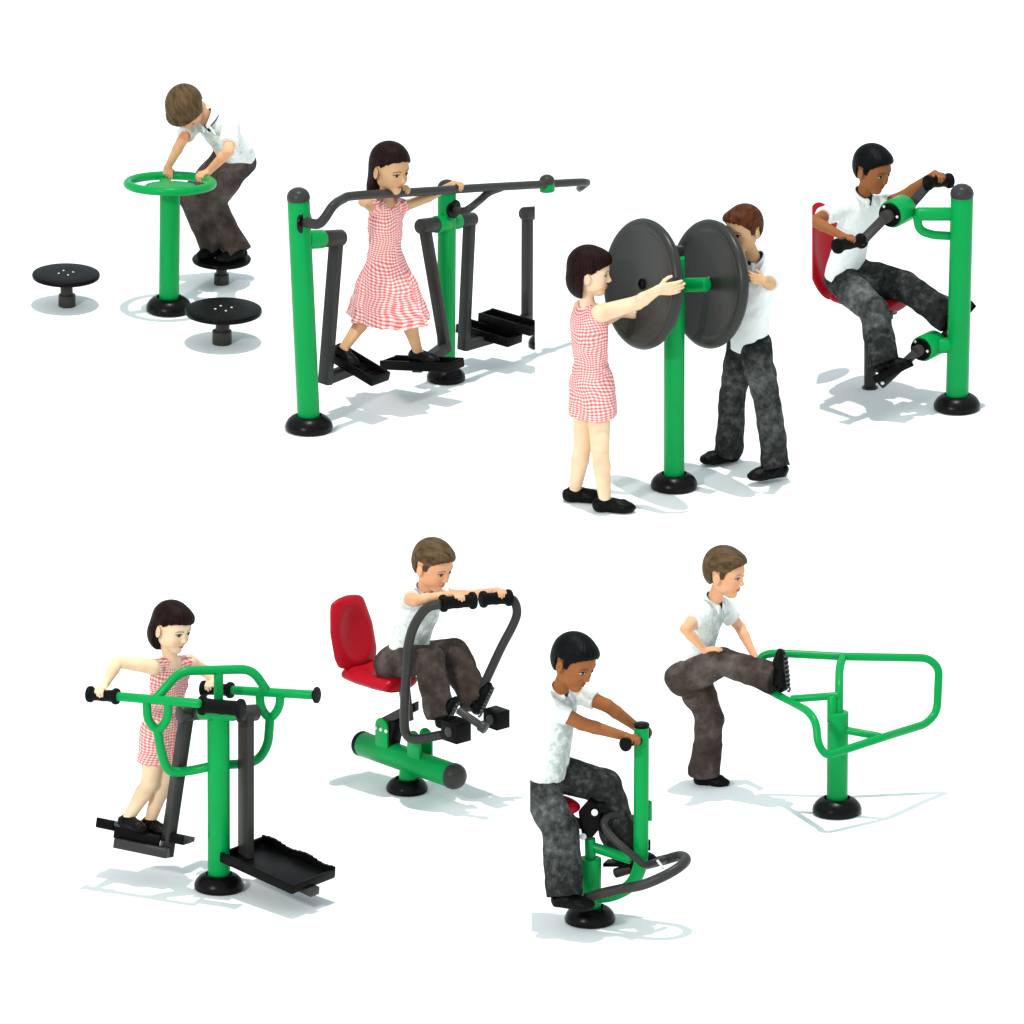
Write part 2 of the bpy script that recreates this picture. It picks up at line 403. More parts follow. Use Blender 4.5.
        if hc is not None:
            a = me.attributes.new('hc', 'FLOAT_VECTOR', 'POINT'); a.data.foreach_set('vector', hc(vs).astype(np.float32).ravel())
        if fade is not None:
            a = me.attributes.new('fade', 'FLOAT', 'POINT'); a.data.foreach_set('value', fade(vs).astype(np.float32).ravel())
        if col is not None:
            a = me.color_attributes.new('Col', 'FLOAT_COLOR', 'POINT'); a.data.foreach_set('color', col(vs).astype(np.float32).ravel())
        me.validate()
        o = finish(name, me, material, parent, loc)
        if label: o['label'] = label
        return o

# ------------------------------------------------------------------ people
def hand(f, W, d, n, s, L, curls=(.25, .3, .25), tc=.3, k=.35):
    """palm of four metacarpals, four fingers of three bones, a thumb leaving the side of the palm"""
    d = nrm(d); n = nrm(n - d * (n @ d)); s = nrm(s - d * (s @ d) - n * (s @ n))
    for i, (so, fl) in enumerate(((.185, .43), (.06, .48), (-.065, .45), (-.185, .35))):
        K = W + d * L * (.47 - .035 * abs(i - 1.2)) + s * so * L
        f.rc(W + s * so * .55 * L + d * .02 * L, K, .085 * L, .075 * L, 1.4)
        ang = 0; p = K; sp = so * .25
        for j, (sg, r) in enumerate(((.44, .068), (.32, .062), (.24, .054))):
            ang += curls[j] * (1 + .08 * (i - 1)); q = p + nrm(d * math.cos(ang) + n * math.sin(ang) + s * sp * math.cos(ang)) * sg * fl * L
            f.rc(p, q, r * L, (r - .005) * L, k); p = q
    p = W + d * .10 * L + s * .13 * L
    q = p + nrm(d * .62 + s * .70 + n * .35) * .24 * L; f.rc(p, q, .085 * L, .07 * L, 1.2)
    p = q; q = p + nrm(d * .85 + s * (.45 - tc * .5) + n * (.25 + tc)) * .17 * L; f.rc(p, q, .066 * L, .06 * L, .5)
    p = q; q = p + nrm(d * .9 + s * (.1 - tc * .5) + n * (.2 + tc * 1.3)) * .13 * L; f.rc(p, q, .06 * L, .05 * L, .4)
def grip(C_, b, n, rb, L, d_hint):
    """where the wrist sits so that the palm lies on a bar through C_ along b; n points from the palm to the bar's axis"""
    n = nrm(n - b * (n @ b)); d = nrm(np.cross(b, n))
    if d @ d_hint < 0: d = -d
    return C_ - n * (rb + .07 * L) - d * .30 * L, d, n

def head_field(f, O, R, H):
    T = lambda x, y, z: O + R @ V(x, y, z) * H
    g = Fld(O + R @ V(0, 0, .45) * H - .85 * H, O + R @ V(0, 0, .45) * H + .85 * H, f.h)
    g.ax = None
    # work directly in the big field's grid so that both line up
    c = O + R @ V(0, 0, .45) * H; sl, X, Y, Z = f.win(c - .72 * H, c + .72 * H)
    sub = Fld.__new__(Fld); sub.h = f.h; sub.lo = f.lo + V(*[q.start for q in sl]) * f.h
    sub.n = np.array([q.stop - q.start for q in sl]); sub.F = np.full(sub.n, 50., np.float32); sub.ax = [f.ax[i][sl[i]] for i in range(3)]
    E = lambda c, r, k=.04, op='add': sub.ell(T(*c), V(*r) * H, R, k * H, op)
    E((0, -.05, .615), (.345, .405, .375), .02)
    E((0, .075, .37), (.262, .262, .335), .12)
    E((0, .195, .085), (.105, .105, .085), .10)
    for sx in (-1, 1):
        E((sx * .145, .205, .31), (.10, .095, .11), .08)            # cheek
        E((sx * .19, .00, .25), (.07, .15, .12), .08)               # jaw angle
        E((sx * .135, .405, .475), (.075, .075, .05), .07, 'sub')   # eye socket
        E((sx * .135, .275, .468), (.062, .062, .05), .015)         # eyeball
    E((0, .285, .565), (.21, .045, .045), .07)                      # brow
    sub.rc(T(0, .32, .48), T(0, .388, .345), .027 * H, .038 * H, .045 * H)
    for sx in (-1, 1): E((sx * .036, .362, .328), (.03, .033, .026), .025)
    E((0, .312, .226), (.078, .045, .022), .02); E((0, .303, .188), (.064, .045, .026), .02)
    E((0, .372, .207), (.09, .05, .008), .012, 'sub')
    for sx in (-1, 1):
        Re = R @ np.array([[math.cos(.35 * sx), math.sin(.35 * sx), 0], [-math.sin(.35 * sx), math.cos(.35 * sx), 0], [0, 0, 1]])
        sub.ell(T(sx * .362, -.05, .435), V(.032, .092, .125) * H, Re, .02 * H)
        sub.ell(T(sx * .398, -.035, .44), V(.022, .05, .078) * H, Re, .02 * H, 'sub')
    f.F[sl] = smin(f.F[sl], sub.F, .05 * H)

def paint(vs, O, R, H, skin, lips, eye, brow):
    n = len(vs); c = np.ones((n, 4)); c[:, :3] = skin
    q = (vs - O) @ R / H; x, y, z = np.abs(q[:, 0]), q[:, 1], q[:, 2]; hd = (y > .15) & (z > 0) & (z < .8) & (x < .35)
    def mix(w, colr): w = np.clip(w, 0, 1)[:, None] * hd[:, None]; c[:, :3] = c[:, :3] * (1 - w) + np.array(colr) * w
    blush = np.exp(-((x - .17) / .08) ** 2 - ((z - .31) / .07) ** 2) * .5; mix(blush, np.array(skin) * [1.0, .72, .68])
    lz = z - .207 - 1.1 * x * x; mix((1 - (x / .092) ** 2 - (lz / .036) ** 2) * 4, lips)
    mix((1 - (x / .08) ** 2 - (lz / .007) ** 2) * 3, np.array(lips) * .35)
    ex, ez = x - .135, z - .468 + .25 * (x - .135) ** 2
    mix((1 - (ex / .066) ** 2 - (ez / .034) ** 2) * 4, (.42, .38, .34))
    mix((1 - (ex / .036) ** 2 - (ez / .036) ** 2) * 4, eye)
    lash = np.exp(-((ez - .031 + 3.2 * ex * ex) / .010) ** 2) * (np.abs(ex) < .072); mix(lash * 1.3, np.array(eye) * .6)
    mix(np.exp(-((ez + .034 - 3 * ex * ex) / .008) ** 2) * (np.abs(ex) < .06) * .45, np.array(skin) * .45)
    bz = z - .562 + .9 * (x - .13) ** 2 * 3; mix(np.exp(-(bz / .014) ** 2) * (np.abs(x - .135) < .085) * .8, brow)
    mix((1 - ((x - .028) / .016) ** 2 - ((z - .305) / .010) ** 2) * 2 * (y > .32), np.array(skin) * .3)
    return c

SKINS = {'fair': ((.80, .43, .25), (.62, .20, .16), (.035, .018, .012), (.20, .11, .06)),
         'pale': ((.86, .63, .43), (.70, .26, .22), (.012, .007, .006), (.10, .05, .035)),
         'peach': ((.62, .38, .21), (.50, .17, .13), (.012, .007, .006), (.06, .03, .02)),
         'dark': ((.31, .115, .042), (.30, .085, .06), (.008, .005, .004), (.03, .014, .008))}
HAIRLINE = {'boy': [(-.60, .16), (-.24, .20), (-.19, .26), (-.165, .57), (.01, .585), (.025, .42), (.085, .43), (.12, .56), (.22, .665), (.31, .735), (.40, .78), (.5, .80)],
            'bob': [(-.60, -.08), (-.17, -.07), (-.12, -.04), (-.09, .52), (.01, .57), (.04, .53), (.16, .62), (.28, .69), (.5, .72)],
            'long': [(-.60, -.16), (-.17, -.16), (-.125, -.14), (-.10, .52), (.02, .58), (.06, .55), (.16, .64), (.28, .72), (.36, .77), (.5, .79)]}

def person(st, label, group, *, H, head, fwd, up, pelvis, neck, face, skin='fair', hair='brown', style='boy', top='shirt', arms, legs,
           torso_w=1.0, lu=38, lf=35, lt=60, ls=58, hand_len=24, trousers=None, tr=(16, 15.5, 12, 13), wear_and_light=None, sh=21, shr=0, sleeve=.72, hem=None,
           skirt=None, cut=None, tread=(), buckle=False, cf=2, torso_d=1.0, shoulders=None, zline=.0, shirt_mat=None, shoe=1.0, arm_r=1.0, leg_r=1.0, sideh=None):
    P = st.P; F = heading(*face); Lf = np.cross(UP, F)                     # Lf: the person's own left
    O_head = P(*head); fwd = nrm(fwd); up = nrm(V(*up) - fwd * (V(*up) @ fwd)); R = np.stack([np.cross(fwd, up), fwd, up], 1)
    O = O_head - up * .5 * H
    pel, nk = P(*pelvis), P(*neck); spine = nrm(nk - pel)
    side = nrm(Lf - spine * (Lf @ spine))
    SL, SR = nk + side * sh - spine * (6 + shr), nk - side * sh - spine * (6 - shr)
    if shoulders: SL, SR = [P(*q) if q is not None else d for q, d in zip(shoulders, (SL, SR))]
    HL, HR = pel + Lf * 9 - spine * 3, pel - Lf * 9 - spine * 3
    J = {}
    for key, Sh in (('L', SL), ('R', SR)):
        a = arms[key]; s_ = 1 if key == 'L' else -1
        if a['kind'] == 'grip':
            W, d, n = grip(a['at'], nrm(a['bar']), np.asarray(a['n'], float), a['rb'], hand_len, np.asarray(a['d'], float)); tdir = a.get('thumb', side * -s_)
            tdir = nrm(a['bar']) * (1 if nrm(a['bar']) @ tdir > 0 else -1)
        else:
            W = a['at']; d = nrm(a['d']); n = nrm(a['n']); tdir = a['thumb']
        E = st.ik(Sh, W, lu, lf, a['elbow'], a.get('pref', 0))
        J[key] = dict(S=Sh, E=E, W=W, d=d, n=n, th=tdir, curl=a.get('curl', (.75, .9, .6)), tc=a.get('tc', .5))
    G = {}
    for key, Hp in (('L', HL), ('R', HR)):
        l = legs[key]; A = l['at']; K = st.ik(Hp, A, lt, ls, l['knee'], l.get('pref', 0))
        G[key] = dict(H=Hp, K=K, A=A, t=nrm(l['toe']), n=nrm(l.get('n', UP)))
    pts = [O + R @ V(x, y, z) * H for x in (-.5, .5) for y in (-.6, .6) for z in (-.25, 1.15)]
    for j in J.values(): pts += [j['S'], j['E'], j['W'], j['W'] + j['d'] * hand_len, j['W'] + j['n'] * hand_len * .6, j['W'] + j['th'] * 10]
    for g in G.values(): pts += [g['K'], g['A'], g['A'] + g['t'] * 24, g['A'] - g['t'] * 10, g['A'] - g['n'] * 10]
    pts = np.array(pts + [pel, nk]); lo, hi = pts.min(0) - 20, pts.max(0) + 20
    xcut = None
    if cut: xcut = (V(cut[0] - st.x0, 0, 0), V(1, 0, 0) if cut[1] == 'left' else V(-1, 0, 0))
    base = V(pel[0], pel[1], 0); loc = st.loc + base / S
    TL = np.linalg.norm(nk - pel)
    # ---- the body, one continuous surface
    f = Fld(lo, hi, .62)
    tw = torso_w; bw = min(tw, 1.15); td = torso_d
    f.loft(pel - spine * 6, nk, side, [(0, 13 * bw, 10), (.3, 12 * bw, 9.5), (.62, 14 * bw, 10.5), (.82, 15.5 * bw, 10), (.93, 12 * bw, 8), (1, 7, 6)], 3, 3)
    f.rc(nk - spine * 4, O + R @ V(0, -.10, .16) * H, .155 * H, .14 * H, 3)
    for j in J.values():
        m = lerp(j['E'], j['W'], .3); ar = arm_r
        f.rc(nk - spine * 5, j['S'], 6.5, 7 * ar, 4); f.rc(j['S'], j['E'], 7.2 * ar, 5.7 * ar, 3); f.rc(j['E'], m, 5.6 * ar, 5.5 * ar, 1.5); f.rc(m, j['W'], 5.5 * ar, 3.7 * ar, 1.5)
        f.rc(j['W'], j['W'] + nrm(j['d']) * 5, 3.6 * ar, .11 * hand_len, 1.5)
    for g in G.values():
        m = lerp(g['K'], g['A'], .32); lr = leg_r
        f.rc(g['H'], g['K'], 12 * lr, 8 * lr, 4); f.rc(g['K'], m, 7.6 * lr, 7.7 * lr, 2); f.rc(m, g['A'], 7.7 * lr, 5.2 * lr, 2)
        f.rc(g['A'] - g['n'] * 2, g['A'] + g['t'] * 12 - g['n'] * 4, 4.6, 3.2, 2)
    head_field(f, O, R, H)
    for key, j in J.items(): hand(f, j['W'], j['d'], j['n'], j['th'], hand_len, j['curl'], j['tc'])
    if xcut: f.cut(*xcut)
    sk = SKINS[skin]
    body = f.build('person', SKIN, None, base, loc, col=lambda v: paint(v, O, R, H, *sk))
    tag(body, label, 'person', group)
    kw = dict(parent=body, base=base)
    # ---- hair
    c = O + R @ V(0, 0, .5) * H; f = Fld(c - .85 * H, c + .85 * H, .62)
    E = lambda c, r, k=.04, op='add': f.ell(O + R @ V(*c) * H, V(*r) * H, R, k * H, op)
    E((0, -.055, .625), (.392, .445, .415), 0)
    if style == 'boy': E((0, -.16, .45), (.30, .30, .30), .1); E((0.05, .20, .80), (.27, .20, .14), .1)
    if style == 'bob': E((0, -.15, .34), (.425, .35, .42), .08); E((0, .18, .76), (.30, .22, .17), .1)
    if style == 'long': E((0, -.14, .42), (.375, .32, .40), .08); E((0, -.24, .08), (.34, .20, .40), .1)
    X, Y, Z = f.ax[0][:, None, None], f.ax[1][None, :, None], f.ax[2][None, None, :]
    lx, ly, lz = [((X - O[0]) * R[0, i] + (Y - O[1]) * R[1, i] + (Z - O[2]) * R[2, i]) / H for i in range(3)]
    hl = np.array(HAIRLINE[style]); zl = np.interp(ly, hl[:, 0], hl[:, 1]) + zline * lx
    zl = zl + .012 * np.sin(lx * 45 + 2 * np.sin(ly * 20)) * (ly > .1)
    f.F = smax(f.F, ((zl - lz) * H * .8).astype(np.float32), .03 * H)
    ang = np.arctan2(lx, ly + .1); f.F += (.0028 * H * np.sin(ang * 34 + 3 * np.sin(lz * 7)) + .002 * H * np.sin(ang * 61 + 4 * np.sin(lz * 5 + 1))).astype(np.float32)
    if style != 'boy':      # hair is open in front of the throat
        f.rc(O + R @ V(0, .12, .42) * H, O + R @ V(0, .22, -.35) * H, .30 * H, .30 * H, .02 * H, 'sub')
    if xcut: f.cut(*xcut)
    def hhc(v):
        q = (v - O) @ R / H
        if style == 'boy': return np.stack([q[:, 0] + .5 * q[:, 1], q[:, 2] * .8, (q[:, 1] - .4 * q[:, 0]) * 1.2], 1) * .42
        a = np.arctan2(q[:, 0], q[:, 1] + .1); return np.stack([np.cos(a), np.sin(a), q[:, 2]], 1) * (.5)
    f.build('hair', HAIR[hair], hc=hhc, **kw)
    # ---- clothes
    if top == 'shirt':
        f = Fld(lo, hi, .8); hm = pel - spine * 7 if hem is None else P(*hem)
        f.loft(hm, nk + spine * 1, side, [(0, 17 * tw, 13.5 * td), (.25, 16 * tw, 13 * td), (.55, 16.5 * tw, 13 * td), (.8, 18.5 * tw, 12.5 * td), (.92, 15 * tw, 10 * td), (1, 9, 8.5)], 3, 2)
        for j in J.values():
            e = lerp(j['S'], j['E'], sleeve); f.rc(nk - spine * 5, j['S'], 8, 9.8, 4)
            f.rc(j['S'], e, 9.6, 9.9, 4, cuts=[(e, e - j['S'])])
        f.wrinkle(.5, 26, seed=int(abs(head[0]))); f.wrinkle(.14, 9, seed=int(abs(head[1])))
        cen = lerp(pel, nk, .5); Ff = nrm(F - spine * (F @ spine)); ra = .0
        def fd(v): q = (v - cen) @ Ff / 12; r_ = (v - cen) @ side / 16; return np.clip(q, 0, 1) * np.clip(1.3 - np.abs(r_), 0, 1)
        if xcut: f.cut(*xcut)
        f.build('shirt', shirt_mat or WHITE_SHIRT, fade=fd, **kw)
        f = Fld(nk - 22, nk + 22, .6); ndir = nrm(O + R @ V(0, -.1, .16) * H - nk); tip = nk + Ff * 7 - spine * 5
        f.rc(nk - ndir * 1, nk + ndir * 5.5, 11.5, 10.2, 0, cuts=[(nk + ndir * 6 - Ff * 1.5, ndir + Ff * .35), (nk - ndir * 2, -ndir)])
        for sx in (-1, 1): f.rc(nk + Ff * 8.2 + side * sx * 4.5 + ndir * 1.5, nk + Ff * 12.5 + side * sx * 6.5 - ndir * 5, 2.0, 1.0, 2)
        f.rc(nk - ndir * 8, nk + ndir * 14, 9.3, 8.9, .5, 'sub'); f.rc(nk + Ff * 9 + ndir * 8, nk + Ff * 13 - ndir * 6, 3.6, 1.0, .5, 'sub')
        if xcut: f.cut(*xcut)
        f.build('collar', WHITE_PLAIN, fade=lambda v: np.zeros(len(v)), **kw)
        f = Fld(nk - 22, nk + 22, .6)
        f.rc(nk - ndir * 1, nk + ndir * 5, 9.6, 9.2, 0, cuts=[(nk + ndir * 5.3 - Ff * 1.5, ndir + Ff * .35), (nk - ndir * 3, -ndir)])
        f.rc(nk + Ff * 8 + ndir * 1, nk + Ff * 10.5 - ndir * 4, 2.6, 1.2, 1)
        if xcut: f.cut(*xcut)
        f.build('collar_inside', COLLAR_IN, **kw)  # dark ring and throat patch set inside the collar
    else:
        f = Fld(lo, hi, .62)
        ks = skirt['keys']; hm = P(*skirt['hem'])
        f.loft(pel - spine * 4, nk - spine * 1, side, [(0, 15.2 * tw, 12.5 * td), (.3, 13.6 * tw, 11.2 * td), (.6, 15.2 * tw, 12 * td), (.8, 16.2 * tw, 11.4 * td), (.92, 14 * tw, 9 * td), (1, 10, 7.5)], 3, 2)
        for j in J.values(): f.rc(nk - spine * 4 + side * (6 if j is J['L'] else -6), j['S'] - spine * 1 - (j['S'] - nk) * .16, 6.2, 8.2, 4)
        wp = lerp(pel, nk, skirt.get('waist', .25)); f.loft(wp, hm, skirt.get('side', side), ks, 3, 1.0, folds=skirt.get('folds', (9, .035, False)))
        for g in G.values(): f.rc(g['H'], lerp(g['H'], g['K'], .9), 12 * leg_r + 2.6, 9.5 * leg_r + 3.2, 5, cuts=[(hm, hm - wp)])
        Ff = nrm(F - spine * (F @ spine))
        f.ell(nk + Ff * 9 + spine * 2, (8, 8, 8), None, 1, 'sub'); f.ell(nk - Ff * 9 + spine * 5, (7, 7, 7), None, 1, 'sub')
        for j in J.values(): f.rc(j['S'] + nrm(j['S'] - nk) * 5.5, j['S'] + nrm(j['E'] - j['S']) * 16 + nrm(j['S'] - nk) * 3, 8.0 * arm_r, 7.4 * arm_r, .8, 'sub')
        f.wrinkle(.45, 15, seed=5)
        def dhc(v):
            t = (v - pel) @ spine; x = (v - pel) @ side; y = (v - pel) @ np.cross(spine, side); return np.stack([np.arctan2(x, y) * 15, 0 * t, t], 1)
        f.build('dress', GINGHAM, hc=dhc, **kw)
    if trousers:
        f = Fld(lo, hi, .8); r0, r1, r2, r3 = tr; fp = []
        f.rc(HL, HR, r0 - 1, r0 - 1, 2); f.loft(pel - spine * 8, pel + spine * TL * .18, side, [(0, 17, 14), (1, 14.5 * tw, 12)], 4, 3)
        for g in G.values():
            sd = nrm(g['A'] - g['K']); e = g['A'] + sd * cf
            f.rc(g['H'], lerp(g['H'], g['K'], .45), r0, r1, 4); f.rc(lerp(g['H'], g['K'], .45), g['K'], r1, r2, 3)
            f.rc(g['K'], lerp(g['K'], g['A'], .5), r2, r2 + .3, 2.5); f.rc(lerp(g['K'], g['A'], .5), e, r2 + .3, r3, 2, cuts=[(e, sd)])
        f.wrinkle(.75, 30, seed=int(abs(head[0])) + 3); f.wrinkle(.15, 11, seed=int(abs(head[1])) + 1)
        def fd(v):
            w = np.zeros(len(v))
            for key, amp in (wear_and_light or {'L': .5, 'R': .5}).items():  # worn thighs and shins; near-leg light and far-leg shade are also painted in
                g = G[key]
                for a, b, m, q in ((g['H'], g['K'], .62, 1.0), (g['K'], g['A'], .28, .75)):
                    c_ = lerp(a, b, m); ab = b - a; Lq = ab @ ab; t = np.clip(((v - a) @ ab) / Lq, 0, 1)
                    dist = np.linalg.norm(v - (a + t[:, None] * ab), axis=1); u = np.exp(-((t - m) / .38) ** 2) * np.exp(-(dist / (tr[1] + 5)) ** 4)
                    w = np.maximum(w, amp * q * u)
            return w
        if xcut: f.cut(*xcut)
        f.build('trousers', trousers, fade=fd, **kw)
    for key, g in G.items():
        t, n = nrm(g['t'] - g['n'] * (g['t'] @ g['n'])), g['n']; A = g['A']; k_ = legs[key].get('k', shoe)
        f = Fld(A - 40, A + 40, .6); sole = (A - n * 9 * k_, -n); wd = np.cross(n, t)
        f.rc(A - n * 2.5 - t * 3, A - n * 4 * k_ - t * 4 * k_, 6.2, 6.4 * k_, 2)
        f.rc(A - n * 5.2 * k_ - t * 3, A + t * 14 * k_ - n * 5.4 * k_, 5.6 * k_, 5.6 * k_, 2)
        f.rc(A - n * 1, A + t * 13 * k_ - n * 4.5 * k_, 6 , 5.2 * k_, 3)
        f.ell(A + t * 14 * k_ - n * 5.4 * k_, V(7.2, 11.0, 5.0) * k_, np.stack([wd, t, n], 1), 3)
        f.wrinkle(.3, 9, seed=2)
        f.cut(*sole)
        if skirt: f.ell(A + n * 6 + t * 1.0, V(6.0, 7.5, 7.0), np.stack([wd, t, n], 1), 1.0, 'sub')
        if xcut: f.cut(*xcut)
        sho = f.build('shoe', SHOE, **kw)
        if buckle:
            m = MB(base); m.box(A + t * 10 - n * 1.6, t * 2.6, wd * 2.4, n * 1.6, .5); m.build('buckle', BUCKLE, sho)
        if key in tread:
            m = MB(base); c0 = A - n * 9.6 * k_ + t * 5 * k_
            for i in range(9):
                for sx in (-1, 1):
                    w_ = 5.6 if 1 < i < 8 else 4.2
                    m.box(c0 + t * (i - 4) * 3.6 * k_ + wd * sx * w_ * .55, t * 1.2, wd * w_ * .44 + t * sx * .9, n * .9, .3)
            m.build('sole_tread', TREAD, sho)
    return body, J, G

# ------------------------------------------------------------------ equipment parts shared by the stations
def dome(root, c, r, st_mat=None, base=None, name='base_cover', cut=None, h=None):
    m = MB(); k = r / 24; h = k if h is None else h
    m.lathe(c, UP, [(22 * k, 0), (24 * k, 1.2 * h), (24.6 * k, 4 * h), (24 * k, 7 * h), (22 * k, 10.5 * h), (19 * k, 13.5 * h), (15.5 * k, 15.6 * h), (13.4 * k, 16.4 * h), (13 * k, 16.2 * h), (12 * k, 12 * h)], 48)
    if cut: m.cutx(*cut)
    return m.build(name, DOME, root)
def post(root, a, b, r, name='post', mt=None, cut=None, bev=.8):
    m = MB(); m.cyl(a, b, r, bev=bev, seg=40)
    if cut: m.cutx(*cut)
    return m.build(name, mt or GREEN, root)
def capdome(root, a, ax, r, name='post_cap', mt=None):
    m = MB(); m.lathe(a, ax, [(r * 1.0, 0), (r * 1.04, 1), (r * 1.04, r * .35), (r * .97, r * .6), (r * .8, r * .85), (r * .5, r * 1.05), (r * .15, r * 1.12), (0, r * 1.13)], 32)
    return m.build(name, mt or GREY, root)
def handgrip(root, a, b, r, fl=1.35, name='hand_grip', ra=None):
    """foam grip from a to b with a wider collar at each end"""
    m = MB(); L = np.linalg.norm(b - a); f = r * fl
    m.lathe(a, b - a, [(f * .7, 0), (f * .95, .6), (f, 2), (f, 4), (f * .92, 5), (r * 1.02, 6.2), (r * .94, L * .35), (r * 1.02, L * .5), (r * .94, L * .65), (r * 1.02, L - 6.2), (f * .92, L - 5), (f, L - 4), (f, L - 2), (f * .95, L - .6), (f * .7, L)], 32)
    return m.build(name, GRIP, root)
def tubep(root, pts, r, name, mt=None, fil=0, cut=None, closed=False, seg=20):
    m = MB(); m.tube(pts, r, fil, seg, closed=closed)
    if cut: m.cutx(*cut)
    return m.build(name, mt or GREEN, root)
def bolts(root, ps, n, r=1.6, mt=None, t=1.0):
    for p in ps:
        m = MB(); m.lathe(p, n, [(r, -.5), (r, t * .6), (r * .6, t), (0, t)], 14); m.build('bolt', mt or BOLT, root)

# ------------------------------------------------------------------ the ground
m = bmesh.new(); bmesh.ops.create_grid(m, x_segments=1, y_segments=1, size=60)
me = bpy.data.meshes.new('floor'); m.to_mesh(me); m.free()
tag(finish('floor', me, FLOOR, None, (0, 0, 0)), None, None, kind='structure')

# ================================================================== station 1: standing twister
st = St(169, 311); P = st.P
g = thing('twister_post', st, 'green post topped by a flat ring handwheel, in a black domed foot', 'exercise post')
dome(g, V(0, 0, 0), 22.5)
post(g, V(0, 0, 6), P(170, 188), 10.2)
RC = P(170, 183.5); tl = math.radians(7)
rx, ry = V(1, 0, 0), V(0, math.cos(tl), -math.sin(tl)); rn = np.cross(rx, ry)
ringp = lambda a, r=42.5: RC + (rx * math.cos(a) + ry * math.sin(a)) * r
m = MB(); m.tube([ringp(a) for a in np.arange(64) * 2 * math.pi / 64], 4.4, closed=True, seg=20); m.build('handwheel_ring', GREEN, g)
m = MB(); m.lathe(RC - rn * 7, rn, [(12, 0), (24, 1), (26, 3), (25, 5), (15, 6), (0, 6.2)], 48); m.build('hub', GREEN, g)
for a in (100, 205, 335):
    a = math.radians(a); dd = ringp(a) - RC; sd = np.cross(nrm(dd), rn); m = MB(); m.box(RC + dd * .55 - rn * 2.2, dd * .42, sd * 5.2, rn * 1.4, .8); m.build('spoke', GREEN, g)
for (px, py, r, fx, fy, lab) in ((66, 273, 34, 67, 306, 'round black standing disc alone at the far left of the twister'), (223.5, 308.5, 38.5, 222, 343.5, 'round black standing disc nearest the viewer, overlapping the foot of the twister post'), (221.5, 257.5, 29.5, 221.5, 284, 'round black standing disc under the feet of the boy at the ring handwheel')):
    b = st.G(fx, fy); k = r / 36; g2 = thing('twist_disc', st, lab, 'twist disc', 'round standing discs of the twister', b)
    top = V(px - st.x0, b[1], (st.y0 - py - b[1] * SE) / CE) - b
    m = MB(); m.cyl(V(0, 0, 0), V(0, 0, 13 * k), 9.2 * k, seg=32); m.build('socket', GREY, g2)
    m = MB(); m.cyl(V(0, 0, 8), top - V(0, 0, 4), 6.6 * k, seg=32); m.build('stem', GREY, g2)
    m = MB(); m.lathe(top - V(0, 0, 5.5 * k), UP, [(r - 2.5, 0), (r - .5, .8), (r, 2), (r, 4 * k), (r - .6, 5 * k), (r - 2, 5.5 * k), (r * .5, 5.6 * k), (0, 5.6 * k)], 64); m.build('standing_plate', BLACK, g2)
    bolts(g2, [top + V(math.cos(t) * r * .22, math.sin(t) * r * .22, 0) for t in (.3, 1.9, 3.4, 5.0)], UP, 1.15 * k, t=.7)
F = heading(-.52, -.85); an = math.atan2
aL, aR = math.radians(38), math.radians(93)
zt = 29.5
fl, fr = V(215 - 169, 80, 0), V(214 - 169, 92, 0)
pz = (311 - 257.5 - 87 * SE) / CE + 9.5
person(st, 'boy in white shirt and brown trousers bending over the ring handwheel, head bowed', 'children using the equipment', H=49, head=(186, 108, 44), fwd=(.0, -.37, -.93), up=(-.32, -.85, .35),
       torso_w=1.15, torso_d=1.12, hem=(239, 157, 97), pelvis=(232, 160, 96), neck=(211, 120, 58), face=F[:2], skin='fair', hair='brown', style='boy',
       arms={'L': dict(kind='grip', at=ringp(aL), bar=V(-math.sin(aL), math.cos(aL), 0), n=-UP, d=F, rb=4.4, elbow=(232, 145), pref=.05),
             'R': dict(kind='grip', at=ringp(aR), bar=V(-math.sin(aR), math.cos(aR), 0), n=-UP, d=F, rb=4.4, elbow=(182, 141), pref=-.05)},
       legs={'L': dict(at=V(238 - 169, 80, pz), knee=(211, 196), toe=heading(-.75, -.5)), 'R': dict(at=V(214 - 169, 94, pz), knee=(188, 197), toe=heading(-.6, -.7))},
       lu=34, lf=33, lt=52, ls=56, trousers=BROWN_TR, tr=(14.5, 13, 11.5, 13.5), wear_and_light={'L': 1.1, 'R': .2}, hand_len=20, sh=20, arm_r=.95)

# ================================================================== station 2: double air walker
st = St(309, 430); P = st.P
RW = heading(137, 162); WK = np.cross(RW, UP); WK = WK if WK[1] < 0 else -WK
g = thing('air_walker', st, 'long grey hand rail on green posts with four hanging swing arms and black foot boards', 'exercise machine')
dome(g, V(0, 0, 0), 23.5)
p1t = P(298.5, 200); post(g, V(0, 0, 6), p1t, 11.3); capdome(g, p1t, p1t - V(0, 0, 0), 11.3)
b2 = V(446 - 309, 162, 0); t2 = P(447, 190, 162)
dome(g, b2, 19); post(g, b2 + UP * 6, t2, 9.2); capdome(g, t2, UP, 9.4)
xk = (535 - 309, 'left')
b3 = V(547 - 309, 272, 0); dome(g, b3, 18.5, cut=xk)
post(g, b3 + UP * 6, P(547, 232, 268), 7.5, cut=xk)
t3a, t3 = P(547.3, 191, 246), P(547, 183, 246); post(g, t3a, t3, 7.6, bev=.4); capdome(g, t3, UP, 7.6)
bolts(g, [t3 + V(1, -4, 6)], V(0, -1, .4), 1.3)
v_at = lambda px: 162 / 137 * (px - 309)
def rl(px, py, off=0): return P(px, py, v_at(px - .764 * 24) - 16 + off)
fl1 = P(305, 222, -8)
rail = [fl1, P(317, 224, -16), P(324, 219, -19), rl(333, 206, -6), rl(343, 199), rl(356, 195.6), rl(420, 191.7), rl(480, 187.8), rl(540, 184.5), rl(578, 182.3), rl(587, 182.6, 4)]
m = MB(); rp = curve(rail, 12); m.tube(rp, lambda t: 5.3 - 1.4 * t, seg=20); m.build('hand_rail', GREY, g)
